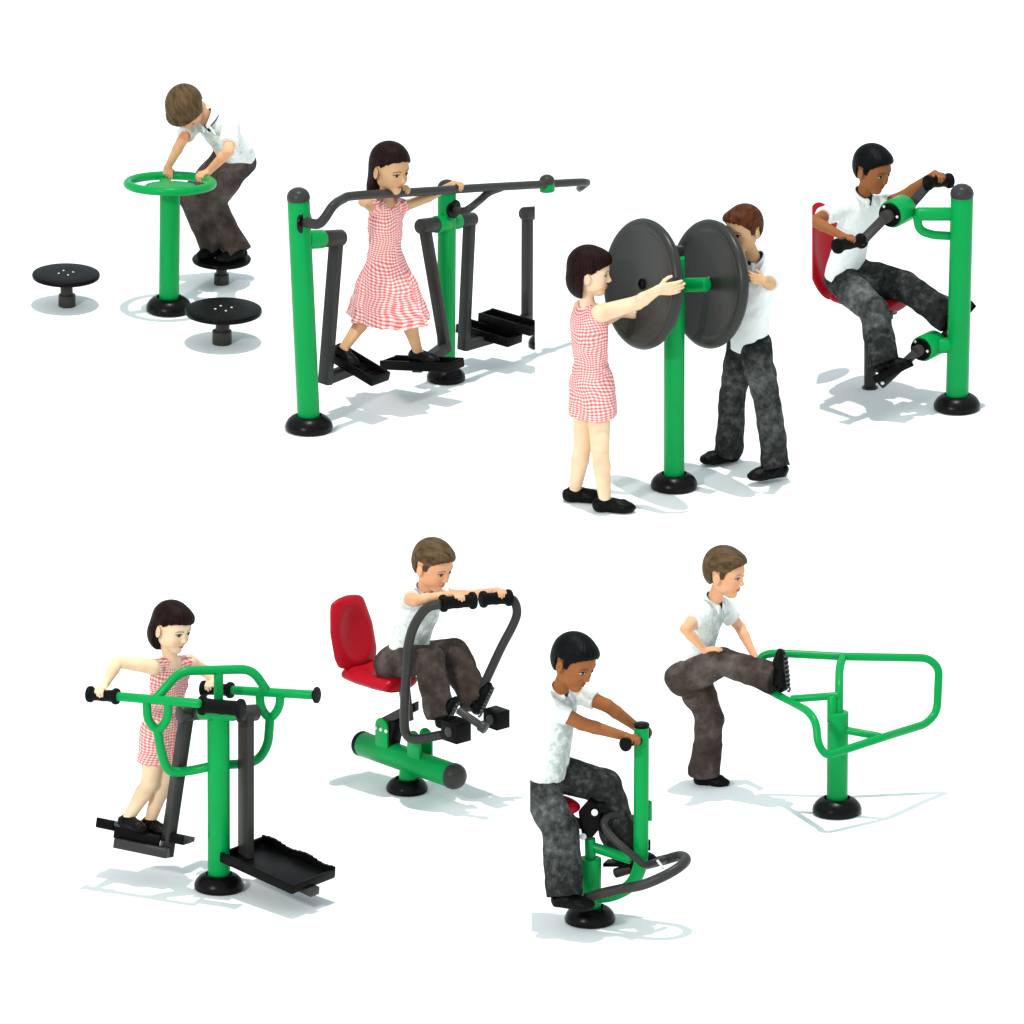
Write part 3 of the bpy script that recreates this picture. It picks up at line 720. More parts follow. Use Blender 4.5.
e0 = rl(587, 182.6, 4); m = MB(); m.tube([e0, e0 + V(-5, 8, -7), P(579.5, 188.5, e0[1] + 16)], 3.6, 4, seg=16); m.build('rail_hook', GREY, g)
br = [P(455, 210, 156), P(464, 211, 150), P(470, 208, 148), P(480, 200, v_at(480) - 36), P(489, 192.5, v_at(489) - 38), P(501, 187.8, v_at(501) - 36)]
tubep(g, curve(br, 8), 3.9, 'rail_bracket', GREY)
for c, n, r in ((P(304, 222, -6), WK + V(.2, 0, 0), 12), (P(453.5, 209, 158), WK, 10)):
    m = MB(); m.lathe(c, n, [(r * .55, -3), (r * .9, -2), (r, 0), (r * .96, 1.6), (r * .5, 2), (0, 2)], 36); o = m.build('rail_flange', DOME, g)
def swing(root, pa, hub, hw, bot, foot, cx, vc, px, py, lng, wid, lift, cut=None, r=8.6, aw=6.2, bw=6, gs=.5):
    """collar and hub on the post, hanging arm, bracket under the board, board with raised rim"""
    ax = nrm(hub - pa); m = MB(); mid = lerp(pa, hub, gs); m.cyl(pa, mid, r * 1.12, seg=36); cu = cut
    m.build('pivot_collar', GREEN, root) if not cut else m.cutx(*cut).build('pivot_collar', GREEN, root)
    m = MB(); m.cyl(mid - ax, hub + ax * hw, r, bev=1.5, seg=36)
    if cut: m.cutx(*cut)
    m.build('pivot_hub', GREY, root)
    d = bot - hub; fw = nrm(np.cross(d, ax)); h2 = hub - ax * hw * .1 - nrm(d) * 2
    m = MB(); m.box((h2 + bot) / 2, (bot - h2) / 2, ax * aw * .72, fw * aw, 1.0)
    if cut: m.cutx(*cut)
    m.build('swing_arm', GREY, root)
    m = MB(); q = foot - bot; m.box((bot + foot) / 2 + nrm(d) * -5, q / 2 + nrm(q) * 2, nrm(d) * 5, fw * bw, .8)
    if cut: m.cutx(*cut)
    m.build('board_bracket', GREY, root)
    c = P(px, py, vc); up = nrm(np.cross(lng, wid)); up = up if up[2] > 0 else -up
    m = MB(); L, W = lng / 2, wid / 2
    m.box(c - up * 3, L, W, up * 2.0, .8)
    for s_ in (-1, 1): m.box(c + W * s_ * .93, L, nrm(W) * 1.5, up * 4.6, .8); m.box(c + L * s_ * .96, nrm(L) * 1.5, W * .92, up * 4.2, .8)
    for i in range(7): m.box(c + L * (i - 3) * .26 - up * .9, nrm(L) * 1.0, W * .84, up * .8, .2)
    if cut: m.cutx(*cut)
    m.build('foot_board', BLACK, root)
    return c, up
h1 = P(337, 238, 38)
swing(g, P(306, 240, 3), h1, 7, P(325, 384, 34), P(350, 374, 60), 0, 45, 359, 366, V(44, -40, -15), RW * 27, 0, aw=6.4)
h2 = P(424, 226, 132)
B2c, B2u = swing(g, P(447, 223, 160), h2, 7, P(446, 352, 124), P(418, 372, 98), 0, 101, 422, 363.5, V(68, -40, 10), RW * 25, 0, r=7.8, aw=5.6)
h3 = P(470, 219.5, 190)
swing(g, P(447, 223, 164), h3, 6, P(463.5, 350, 184), P(488, 343, 206), 0, 205, 489, 333, V(52, -36, -4), RW * 22, 0, r=7, aw=5.6)
swing(g, P(547, 212, 246), P(527, 213.5, 224), 6, P(527, 322, 224), P(519, 333, 212), 0, 205, 511, 322, V(52, -36, -4), RW * 21, 0, r=6.8, aw=5.2, cut=xk)
# the rail end bracket on the hand side
hr = rl(403, 192.5); hl = rl(458, 189.2); bar = nrm(rl(460, 189) - rl(400, 192.8))
person(st, 'girl with long dark hair in a pink gingham dress striding on the air walker boards', 'children using the equipment', H=50, head=(391, 168, 66), fwd=(.66, -.72, -.12), up=(.05, 0, 1), torso_d=1.3, buckle=True, shoulders=((404, 206, 86), (371, 205, 54)),
       pelvis=(384, 268, 78), neck=(386, 200, 72), face=WK[:2], skin='peach', hair='dark', style='long', top='dress', zline=.10,
       arms={'R': dict(kind='grip', at=hr, bar=bar, n=-UP + WK * .2, d=WK, rb=4.6, elbow=(360, 203), pref=.0),
             'L': dict(kind='grip', at=hl, bar=bar, n=-UP + WK * .2, d=WK, rb=4.4, elbow=(432, 198), pref=0)},
       legs={'R': dict(at=P(343, 349, 55), knee=(366, 318), pref=-.2, toe=V(44, -40, -15), n=V(.35, -.1, 1)), 'L': dict(at=P(418, 352, 101), knee=(408, 318), toe=V(60, -36, 6))},
       skirt=dict(keys=[(0, 16, 14), (.2, 21, 19), (.5, 27, 33), (1, 32, 47)], hem=(389, 318, 78), waist=.30, folds=(9, .05, False)), torso_w=1.32, sh=20, lt=54, ls=50, lu=31, lf=40, hand_len=19, arm_r=.8, leg_r=.92)
for a in ((345, 356, 46), (423, 356, 95)): pass

# ================================================================== station 3: tai chi wheels
st = St(674, 488); P = st.P
N3 = nrm(V(-.83, -.55, .165)); T3 = nrm(np.cross(UP, N3)); U3 = nrm(np.cross(N3, T3)); U3 = U3 if U3[2] > 0 else -U3
g = thing('wheel_post', st, 'green post carrying two upright dark grey wheels side by side', 'exercise machine')
dome(g, V(0, 0, 0), 23)
tp = P(674.5, 257); post(g, V(0, 0, 6), tp, 10.4)
D1, D2 = P(643.5, 284, -20), P(709.5, 284, 20)
for c, r in ((D1, 66), (D2, 65)):
    up_ = nrm(UP - N3 * 0); prof = [(0, -1.2), (r * .8, -1.2), (r * .86, -3.5), (r * .93, -4.6), (r * .975, -3.2), (r, 0), (r * .975, 3.2), (r * .93, 4.6), (r * .86, 3.5), (r * .8, 1.2), (0, 1.2)]
    prof = [(0, -1.2), (r * .78, -1.2), (r * .83, -3.6), (r * .87, -5.4), (r * .92, -6), (r * .965, -4.6), (r * .99, -2.4), (r, 0), (r * .99, 2.4), (r * .965, 4.6), (r * .92, 6), (r * .87, 5.4), (r * .83, 3.6), (r * .78, 1.2), (0, 1.2)]
    m = MB(); m.lathe(c, N3, prof, 96); w = m.build('wheel', DISCM, g)
    m = MB(); m.lathe(c + N3 * 1, N3, [(5.5, 0), (5.5, 2), (4.6, 2.6), (4, .8), (0, .8)], 24); m.build('hub_cap', BLACK, w)
    for k in range(3):
        a = math.radians(90 + 120 * k)
        dd = U3 * math.cos(a) + T3 * math.sin(a); m = MB(); m.box(c - N3 * 3 + dd * r * .42, dd * r * .38, np.cross(dd, N3) * 3, N3 * 2, .8); m.build('back_spoke', DISCM, w)
m = MB(); m.cyl(D1 - N3 * 2, D2 + N3 * 2, 6); m.build('axle', GREEN, g)
m = MB(); ca = P(677, 246, 4); m.prism([ca + T3 * x - UP * y - N3 * 7 for x, y in ((-4, 0), (4, 0), (3, 13), (-3, 13))], N3 * 14, .8); m.build('top_bracket', GREY, g)
m = MB(); m.cyl(P(684, 285, -3), P(708, 284.5, -20), 7.2, bev=2.6, seg=36); m.build('handle_stub', GREEN, g)
rimR = D1 - T3 * 62 if (-T3)[0] > 0 else D1 + T3 * 62
person(st, 'girl with dark bob in a short pink gingham dress reaching round a grey wheel', 'children using the equipment', H=50, head=(591, 271, -52), fwd=(.98, -.12, -.06), up=(.08, 0, 1),
       pelvis=(592, 385, -56), torso_d=1.4, neck=(588, 304, -55), face=(.72, .62), skin='pale', hair='dark', style='bob', top='dress', zline=-.05,
       arms={'R': dict(kind='free', at=P(658, 290, -84), d=V(1, .05, .10), n=V(.1, .75, .2), thumb=V(-.05, -.1, 1), elbow=(634, 304), curl=(.12, .15, .15), tc=.15, pref=.03),
             'L': dict(kind='free', at=P(622, 312, -22), d=V(.9, .2, .0), n=N3 * -1, thumb=UP, elbow=(600, 325), pref=-.05)},
       shoe=1.25, legs={'R': dict(at=P(605, 500, -76), knee=(600, 460), toe=heading(.95, -.12)), 'L': dict(at=P(575, 490, -44), knee=(582, 452), toe=heading(.93, -.1))},
       skirt=dict(keys=[(0, 20, 16), (.25, 24, 19), (1, 25.5, 20.5)], hem=(594, 413, -56), waist=.25, folds=(7, .015, False)), torso_w=1.38, sh=22, lt=60, ls=56, lu=37, lf=35, hand_len=29, arm_r=1.25, leg_r=1.15, shoulders=((582, 309, -36), (602, 313, -70)))
rim2 = D2 + (T3 if T3[0] > 0 else -T3) * 63
person(st, 'auburn haired boy in white shirt and dark jeans standing behind the right hand wheel', 'children using the equipment', torso_w=1.25, torso_d=1.3, cf=1, H=47, head=(743, 229, 42), fwd=(-.66, -.75, -.10), up=(-.05, 0, 1),
       pelvis=(750, 343, 58), neck=(757, 262, 50), face=(-.80, -.60), skin='peach', hair='auburn', style='boy', zline=.0, shirt_mat=WHITE_PLAIN,
       arms={'L': dict(kind='free', at=P(764, 281, -22), d=V(-.95, .0, .24), n=V(-.2, .9, 0), thumb=UP, elbow=(772, 287), curl=(.3, .5, .4), tc=.3, pref=.0),
             'R': dict(kind='free', at=D2 - N3 * 14 + UP * 4, d=V(-.5, -.4, .4), n=N3, thumb=UP, elbow=(730, 300), pref=.02)},
       legs={'L': dict(at=P(776, 466, 20), knee=(768, 405), toe=heading(-.85, -.42)), 'R': dict(at=P(729, 450, 82), knee=(732, 395), toe=heading(-.85, -.35))},
       lu=29, lf=29, lt=56, ls=62, trousers=GREY_TR, sleeve=1.02, tr=(17, 15.5, 13, 15), wear_and_light={'L': .85, 'R': .5}, hand_len=22, sh=22, hem=(748, 350, 58), arm_r=1.1, shoe=1.25)

# ================================================================== station 4: seated hand and foot crank
st = St(957, 409); P = st.P
g = thing('hand_crank_trainer', st, 'green post with grey dome cap, turning cranks and a red seat on a grey stem', 'exercise machine')
dome(g, V(0, 0, 0), 23)
tp = P(962, 196.5); post(g, V(0, 0, 6), tp, 11.4); capdome(g, tp, UP, 11.4)
A4 = heading(-.54, -.84); F4 = heading(.80, -.60)
tubep(g, [P(952, 214, 2), P(918, 214, -5)], 6.9, 'upper_bar')
tubep(g, [P(952, 236, 2), P(932, 235, -2), P(919, 230, -4), P(917, 216, -5)], 4.4, 'curved_brace', fil=13)
def crank(hc, r, hub_l, arm1, arm2, ar, name):
    m = MB(); m.cyl(hc - A4 * 16, hc + A4 * 10, r, bev=1.4, seg=48); h_ = m.build(name, GREEN, g)
    m = MB(); m.lathe(hc + A4 * 10, A4, [(r * .86, 0), (r * .88, 2.5), (r * .84, 3.6), (0, 3.6)], 40); fp = m.build('cover_plate', BLACK, h_)
    e1 = nrm(np.cross(A4, UP)); e2 = np.cross(e1, A4)
    for t in (1.0, 3.1, 5.3): 
        m = MB(); m.lathe(hc + A4 * 13.4 + (e1 * math.cos(t) + e2 * math.sin(t)) * r * .72, A4, [(1.4, 0), (1.4, .8), (0, .9)], 12); m.build('bolt', BOLT, h_)
    m = MB(); m.cyl(hc - A4 * 28, hc + A4 * hub_l, r * .46, bev=1.2); m.build('crank_axle', GREY, h_)
    for q, s0 in ((arm1, hub_l - 3), (arm2, -27)):
        a = hc + A4 * s0; d = q - a; sd = nrm(np.cross(d, A4)); m = MB(); m.box((a + q) / 2, d / 2 + nrm(d) * 2, sd * ar, A4 * 2.2, 1.0); m.build('crank_arm', GREY, h_)
    return h_
hc = P(896, 212, -6)
a1 = P(862, 241, -30); a2 = P(929, 184, 28)
crank(hc, 14, 22, a1, a2, 5.0, 'upper_crank_housing')
handgrip(g, P(863, 240.5, -25), P(836, 246.5, -55), 5.8); handgrip(g, P(926, 183, 22), P(951, 180.5, 40), 5.8)
hc2 = P(927, 346.5, -6)
crank(hc2, 13, 21, P(882, 384, -34), P(966, 312, 10), 4.4, 'lower_crank_housing')
tubep(g, [P(952, 345, 0), P(932, 346, -4)], 8, 'lower_bar')
for c, tdir in ((P(893, 371, -34), V(.85, -.3, .5)), (P(960, 316, 14), V(.5, -.4, .75))):
    t_ = nrm(tdir); w_ = A4; u_ = nrm(np.cross(w_, t_)); m = MB(); m.box(c, t_ * 17, w_ * 9, u_ * 1.8, .6); m.box(c + w_ * 9, t_ * 17, w_ * 1.4, u_ * 4, .5); m.box(c - w_ * 9, t_ * 17, w_ * 1.4, u_ * 4, .5); pd = m.build('pedal', BLACK, g)
bolts(g, [P(882.5, 383, -38)], A4, 1.8)
xk = (812 - 957, 'right')
sb = st.G(870, 388); m = MB(); m.cyl(sb, V(sb[0], sb[1], 96), 6, seg=28); m.build('seat_stem', GREY, g)
m = MB(); m.lathe(sb, UP, [(8, 0), (8, 1.5), (6, 2), (0, 2)], 28); m.build('stem_foot', GREY, g)
sc = P(872, 299, 64); sdl = np.cross(UP, F4)
f = Fld(sc - 60, sc + 60, .8); f.loft(sc - F4 * 38, sc + F4 * 34, sdl, [(0, 24, 7), (.3, 27, 8.5), (.7, 27, 8.5), (1, 24, 8)], 0, 6); f.ell(sc + UP * 9 * 1.0, V(30, 21, 5), np.stack([F4, sdl, UP], 1), 3, 'sub'); f.cut(V(812 - 957, 0, 0), V(-1, 0, 0))
f.build('seat', RED, g)
bc = sc - F4 * 59 + UP * 39; bn = nrm(F4 + UP * .22); bu = nrm(np.cross(sdl, bn)); bu = bu if bu[2] > 0 else -bu
f = Fld(bc - 75, bc + 75, .9); f.ell(bc, V(6, 30, 50), np.stack([bn, sdl, bu], 1), 1); f.ell(bc + bn * 8, V(7, 22, 42), np.stack([bn, sdl, bu], 1), 3, 'sub'); f.cut(V(812 - 957, 0, 0), V(-1, 0, 0))
f.build('backrest', RED, g)
m = MB(); m.box(sc - UP * 8, F4 * 30, sdl * 3, UP * 2.5); m.box(sc - UP * 7 + F4 * 33 - sdl * 16, F4 * 3, sdl * 4, UP * 4); m.box(sc - UP * 8 - F4 * 10, F4 * 3, sdl * 20, UP * 2.5)
m.cutx(*xk); m.build('seat_frame', GREY, g)
gR, gL = P(848, 243.8, -40), P(939, 181.7, 31)
person(st, 'dark skinned boy in white shirt and grey jeans seated behind the hand cranks', 'children using the equipment', shoulders=((880, 207, 66), (833, 212, 24)), H=47.5, head=(873.5, 169, 42), fwd=(.74, -.62, -.20), up=(.25, -.1, 1),
       pelvis=(847, 274, 58), neck=(863, 197, 48), face=F4[:2], torso_d=1.15, skin='dark', hair='black', style='boy', zline=0, shirt_mat=WHITE_PLAIN,
       arms={'R': dict(kind='grip', at=gR, bar=P(863, 240, -25) - P(836, 246, -55), n=-UP + F4 * .2, d=F4, rb=6, elbow=(806, 220), pref=.0),
             'L': dict(kind='grip', at=gL, bar=P(926, 183, 22) - P(951, 180.5, 40), n=-UP + F4 * .2, d=F4, rb=6, elbow=(902, 199), pref=.02)},
       legs={'R': dict(at=P(883, 363, -30), knee=(880, 303), toe=V(.85, -.3, .42), n=V(-.4, 0, .9)), 'L': dict(at=P(948, 316, 12), knee=(921, 273), toe=V(.5, -.4, .75), n=V(-.75, 0, .6))},
       lu=33, lf=43, lt=58, ls=57, trousers=GREY_TR, tr=(16.5, 16.5, 15, 16.5), wear_and_light={'R': 1.25, 'L': .2}, hand_len=21, sh=23, sleeve=.5, cut=(812, 'right'), hem=(843, 276, 58), torso_w=1.45)

# ================================================================== station 5: double swing with push handles
st = St(219, 889); P = st.P
g = thing('pendulum_swing', st, 'green post with looped handle frame and two grey swing arms carrying black platforms', 'exercise machine')
dome(g, V(0, 0, 0), 24.5)
post(g, V(0, 0, 6), P(218.4, 711), 11.3)
m = MB(); m.cyl(P(199, 709, 3), P(236, 711, -10), 10.5, bev=2.5, seg=36); m.build('crosshead', GREEN, g)
bA = [P(88, 694, 26), P(200, 703.5, -32)]; bB = [P(202, 688.5, 71), P(315, 695, 11)]
for (a, b) in (bA, bB):
    tubep(g, [lerp(a, b, .22), lerp(a, b, .99)], 4.7, 'push_bar'); handgrip(g, a, lerp(a, b, .27), 6.2)
m = MB(); m.lathe(bB[1], nrm(bB[1] - bB[0]), [(4.6, -2), (5, 0), (8.4, 1.2), (8.4, 2.6), (0, 3)], 28); m.build('end_cap', BLACK, g)
handgrip(g, P(200, 705, -18), P(243, 709, -38), 7.6)
onA = lambda px: lerp(*bA, (px - 88) / 112); onB = lambda px: lerp(*bB, (px - 202) / 113)
vf = lambda px: onA(155)[1] + (onB(268)[1] - onA(155)[1]) * (px - 155) / 113
Q = lambda px, py: P(px, py, vf(px))
tubep(g, [onA(155), Q(180, 671), Q(252, 669), onB(268)], 4.7, 'top_loop', fil=13)
tubep(g, [Q(218.5, 710), Q(218.5, 671)], 4.8, 'upright')
for xa, xb, cx, cy in ((146.5, 168.5, 157.5, 729), (259.5, 280.5, 270, 717)):
    fn = onA if cx < 200 else onB
    tubep(g, [fn(xa), P(xa + 1, cy - 9, fn(xa)[1] * .5 + vf(cx) * .5), Q(cx, cy + 3), P(xb - 1, cy - 9, fn(xb)[1] * .5 + vf(cx) * .5), fn(xb)], 4.5, 'fork_loop', fil=11)
tubep(g, [Q(157.5, 730), Q(161, 752), Q(168, 773), Q(190, 771), P(212, 766, 2)], 4.7, 'lower_loop', fil=16)
tubep(g, [Q(270, 718), Q(268, 745), Q(258, 761), Q(240, 764), P(222, 765, 3)], 4.7, 'lower_loop', fil=14)
FW5 = heading(.6, -.8); SD5 = np.cross(UP, FW5)
def pswing(hub, ax, bot, hr_, aw, ad):
    m = MB(); m.cyl(hub - ax * 9, hub + ax * 9, hr_, bev=1.4, seg=36); m.build('pivot_hub', GREY, g)
    d = bot - hub; fw = nrm(np.cross(d, ax)); m = MB(); m.box((hub + bot) / 2, d / 2, ax * ad, fw * aw, 1); m.build('swing_arm', GREY, g)
axs = heading(.85, .5)
pswing(P(187, 713, 14), axs, P(166, 856, 18), 9, 6.2, 5.5)
pswing(P(246, 714, 8), axs, P(246, 859, 2), 8.4, 10, 4); m = MB(); m.cyl(P(246, 713, 10), P(257, 712.5, 17), 8.4, bev=1.4); m.build('pivot_hub', GREY, g)
m = MB(); m.cyl(P(194, 712, 10), P(244, 712, 6), 8.2, seg=32); m.build('pivot_tube', GREY, g)
# right-hand platform: a tray with a wavy raised edge
c = P(277.5, 865.5, -26); a5, b5 = V(36, -42, -3.5), V(21.5, 27, 0); u5 = nrm(np.cross(a5, b5))
m = MB(); m.box(c - u5 * 3, a5, b5, u5 * 2, 1); o5 = m.build('standing_platform', BLACK, g)
m = MB(); m.box(c - b5 * .97 + u5 * .5, a5, nrm(b5) * 1.6, u5 * 5, .8); m.box(c - a5 * .98 + u5 * .5, b5 * .95, nrm(a5) * 1.6, u5 * 5, .8); m.box(c + a5 * .98, b5 * .95, nrm(a5) * 1.6, u5 * 4.5, .8)
for i in range(16): m.box(c + b5 * .97 + a5 * (i - 7.5) / 8 + u5 * (1.4 + 1.4 * math.sin(i * .85)), a5 / 15.6, nrm(b5) * 1.6, u5 * 5.5, .3)
m.build('platform_rim', BLACK, o5)
m = MB(); m.box(c - b5 * .1 - u5 * 8 + a5 * .12, a5 * 1.0, nrm(b5) * 7, u5 * 4, .8); m.build('platform_bracket', GREY, g)
# left-hand platform: two foot boards over a bracket, swung back and seen almost edge on
c = P(144, 831, 34); a5 = V(44, -20, -3); b5 = V(9, 22, -4.5); u5 = nrm(np.cross(a5, b5)); u5 = u5 if u5[2] > 0 else -u5
m = MB(); m.box(c - u5 * 2, a5, b5 * .42, u5 * 2.6, 1); m.box(c + b5 * .5 - u5 * 2 + a5 * .02, a5 * .96, b5 * .42, u5 * 2.6, 1)
m.box(c - b5 * .42 - a5 * .80 + u5 * 1, a5 * .2, nrm(b5) * 1.6, u5 * 5, .8); m.box(c - b5 * .42 + a5 * .84 + u5 * 1, a5 * .16, nrm(b5) * 1.6, u5 * 5, .8)
m.box(c - b5 * .45 - u5 * 5 - a5 * .05, a5 * .52, nrm(b5) * 1.6, u5 * 6, .8); m.build('standing_platform', BLACK, g)
m = MB(); m.box(c - u5 * 15 - b5 * .5 + a5 * .10, a5 * .60, nrm(b5) * 6, u5 * 5, .8); m.build('platform_bracket', GREY, g)
ba, bb = nrm(bA[1] - bA[0]), nrm(bB[1] - bB[0])
person(st, 'girl with dark bob in a short pink gingham dress gripping the left push handle', 'children using the equipment', H=50, head=(173, 627, 62), fwd=(.68, -.70, -.18), up=(.15, -.05, 1),
       pelvis=(163, 728, 64), neck=(172, 659, 64), face=(.62, -.78), skin='pale', hair='dark', style='bob', top='dress', zline=.10,
       arms={'R': dict(kind='grip', at=lerp(*bA, .12), bar=ba, n=-UP + V(.5, -.2, 0), d=V(.5, -.8, -.3), rb=5.6, elbow=(118, 662), pref=.0),
             'L': dict(kind='grip', at=lerp(*bB, .09), bar=bb, n=-UP + V(.3, -.2, 0), d=V(.5, -.8, 0), rb=5.6, elbow=(207, 672), pref=-.02)},
       legs={'R': dict(at=P(128, 818, 34), knee=(154, 787), toe=a5 + V(-8, -22, 0), n=u5), 'L': dict(at=P(150, 821, 42), knee=(165, 790), toe=a5 + V(-8, -22, 0), n=u5)}, shoe=1.1,
       skirt=dict(keys=[(0, 19, 15), (.3, 23.5, 18), (1, 26.5, 20)], hem=(163, 758, 64), waist=.3, folds=(7, .015, False)), torso_w=1.48, sh=23, lt=50, ls=42, lu=36, lf=33, hand_len=21, arm_r=1.08, leg_r=1.1)

# ================================================================== station 6: rowing rider
st = St(407, 791); P = st.P
g = thing('rowing_trainer', st, 'red bucket seat and curved grey levers on a thick green tube over a short post', 'exercise machine')
dome(g, V(0, 0, 0), 20.5)
post(g, V(0, 0, 6), P(409, 768, 0), 9.2)
TA = heading(.665, -.745); TS = np.cross(UP, TA)
e0, e1 = P(363, 744, 55), P(452, 775.5, -46)
m = MB(); m.cyl(e0, e1, 12.6, bev=.4, seg=48); m.build('main_tube', GREEN, g)
capdome(g, e1, e1 - e0, 12.9, 'tube_cap'); m = MB(); m.lathe(e0, e0 - e1, [(12.9, -1), (12.9, 3), (12, 4.5), (0, 5)], 40); m.build('tube_cap', BLACK, g)
axd = nrm(e1 - e0)
def lug(px, py, v, hgt, off=0):
    c = P(px, py, v); b_ = MB(); pl = []
    for i in range(13):
        t = math.pi * i / 12; pl.append(c + axd * 9.2 * math.cos(t) + UP * (9.2 * math.sin(t)))
    pl = [c + axd * 9.2 - UP * hgt] + pl + [c - axd * 9.2 - UP * hgt]; b_.prism(pl, TS * 2.6, .5); return b_.build('lug_plate', GREEN, g), c
for (px, py, v, hg) in ((381, 727, 34 - 14, 34), (391, 724, 34 + 10, 30), (413, 740, -2 - 14, 30), (425, 737, -2 + 12, 30)):
    o, c = lug(px, py, v, hg)
bolts(g, [P(381 + i * 5.3 - 5.3, 729.5 + i * 1.6 - 1.6, 34 - 15 - i * 4 + 4) for i in range(3)], -TS, 2.0, t=1.5)
# dark linkage carrying the seat and the levers
m = MB(); 
for off in (-5, 5): m.box((P(386, 723, 26) + P(412, 706, 8)) / 2 + TS * off, (P(412, 706, 8) - P(386, 723, 26)) / 2 + axd * 3, TS * 2, UP * 5, .8)
m.build('link_arm', GREY, g)
m = MB(); m.box(lerp(P(392, 752, 20), P(396, 716, 20), .5), V(3, -3, 16), TS * 7, axd * 5, .8); m.build('link_block', BLACK, g)
m = MB(); m.box(lerp(P(408, 720, 4), P(404, 684, 10), .5), lerp(-P(408, 720, 4), P(404, 684, 10), .5), TS * 4, axd * 5, .8); m.build('seat_stem', GREY, g)
sc = P(381, 677, 24); RS = np.stack([TA, TS, UP], 1)
f = Fld(sc - 60, sc + 60, .8); f.loft(sc - TA * 36, sc + TA * 34, TS, [(0, 25, 9), (.3, 27, 10), (.7, 26, 9.5), (1, 22, 8)], 0, 6); f.ell(sc + UP * 10, V(30, 20, 5), RS, 3, 'sub'); f.build('seat', RED, g)
bn = nrm(TA + UP * .26 - TS * .0); bu = nrm(UP - bn * (bn @ UP)); bc = P(352, 632, 48); RB = np.stack([bn, TS, bu], 1)
f = Fld(bc - 62, bc + 62, .8)
f.loft(bc - bu * 37, bc + bu * 38, TS, [(0, 23, 4.5), (.2, 28, 6), (.55, 28, 6), (.85, 23, 6), (1, 19, 4.5)], 1, 8)
f.ell(bc + bn * 8 - bu * 2, V(7.5, 19, 27), RB, 4, 'sub'); f.build('backrest', RED, g)
m = MB(); m.box(lerp(P(352, 671, 48), sc, .35) - UP * 4, TA * 14, TS * 6, UP * 3, 1); m.build('back_bracket', GREY, g)
# levers
lv = [P(440, 603.8, -50), P(427, 608, -46), P(415, 624, -40), P(408.5, 645, -34), P(406.5, 672, -30), P(404.5, 712, -26), P(406, 733, -26), P(416, 739, -32), P(441, 735, -42)]
m = MB(); m.tube(curve(lv, 8), lambda t: 5.0 - .2 * t, seg=20); m.build('lever', GREY, g)
rv = [P(507, 598, -10), P(514, 601, -8), P(517, 612, -8), P(513, 625, -10), P(500, 650, -14), P(478, 698, -20)]
m = MB(); m.tube(curve(rv, 8), 4.6, seg=20); m.build('lever', GREY, g)
gr1 = (P(441, 603.6, -50), P(475, 600.3, -34)); gr2 = (P(511, 597.5, -10), P(481, 599.5, -24))
handgrip(g, *gr1, 6.6); handgrip(g, *gr2, 6.4)
# foot rest: a cross tube between two black blocks
fa, fb = P(454, 712, -62), P(497, 714, -48)
for c, sz in ((P(456, 730, -62), 12.5), (P(496.5, 718, -38), 11)):
    m = MB(); m.box(c, TA * sz * .95, TS * sz * .8, UP * sz * .85, .8); b_ = m.build('foot_block', BLACK, g)
    m = MB(); m.cyl(c - TS * sz * .78 - TA * 0, c - TS * sz * .86, 5.2, bev=.4); m.build('axle_end', GREY, b_)
m = MB(); m.cyl(P(458, 710, -66), P(483, 727, -80), 4.0, seg=24); m.cyl(P(480, 725, -78), P(486, 729, -82), 5.8, seg=24); m.build('cross_tube', GREY, g)
person(st, 'brown haired boy in brown trousers on the red bucket seat pulling curved grey levers', 'children using the equipment', H=51, head=(434, 565, 0), fwd=(.72, -.62, -.28), up=(.16, -.1, 1),
       torso_w=1.3, torso_d=1.35, hem=(404, 661, 18), pelvis=(398, 659, 20), neck=(425, 592, 8), face=TA[:2], skin='fair', hair='brown', style='boy', zline=.08,
       arms={'R': dict(kind='grip', at=lerp(*gr1, .5), bar=gr1[1] - gr1[0], n=-UP + TA * .3, d=TA, rb=6, elbow=(395, 603), pref=.0),
             'L': dict(kind='grip', at=lerp(*gr2, .35), bar=gr2[1] - gr2[0], n=-UP + TA * .3, d=TA, rb=6, elbow=(470, 596), pref=.0)},
       legs={'R': dict(at=P(440, 716, -40), knee=(428, 655), toe=V(.42, -.15, .9), n=V(-.80, .35, .42)), 'L': dict(at=P(475, 702, -16), knee=(457, 653), toe=V(.35, -.15, .9), n=V(-.80, .35, .40))}, shoe=1.1,
       lu=34, lf=40, lt=52, ls=58, trousers=BROWN_TR, tr=(16.5, 16, 15, 15), wear_and_light={'R': .7, 'L': .5}, tread=('L', 'R'), hand_len=21, sh=21, sleeve=.35)

# ================================================================== station 7: seated stepper
st = St(590, 922); P = st.P
g = thing('seated_stepper', st, 'tall flat green upright with a small black handle and a big grey looped foot bar', 'exercise machine')
dome(g, V(0, 0, 0), 25)
post(g, V(0, 0, 6), P(590.5, 858), 11); post(g, P(590.5, 860), P(590, 838), 5.5, 'neck_tube')
m = MB(); t0, t1 = P(641.5, 724, -12), P(641, 848, -12)
m.lathe(t0, t1 - t0, [(7.4, 0), (7.6, .6), (7.6, np.linalg.norm(t1 - t0))], 36)
up7 = m.build('upright', GREEN, g)
m = MB(); m.lathe(t0, t0 - t1, [(8.0, -3), (8.0, 0), (7, .8), (0, 1)], 36); m.build('top_cap', BLACK, up7)
m = MB(); m.tube([P(641, 846, -12), P(641, 866, -12), P(632, 886, -9), P(612, 896, -5), P(594, 898, -2)], lambda t: 7.4 - 1.6 * t, 22, 24); m.build('lower_bend', GREEN, g)
tubep(g, [P(593, 847, 0), P(630, 859, -10)], 5.2, 'brace')
m = MB(); m.box(P(647.5, 811, -8), V(4.6, 0, 0), V(0, 4, 0), UP * 9.5, .8); m.build('upright_lug', GREEN, g)
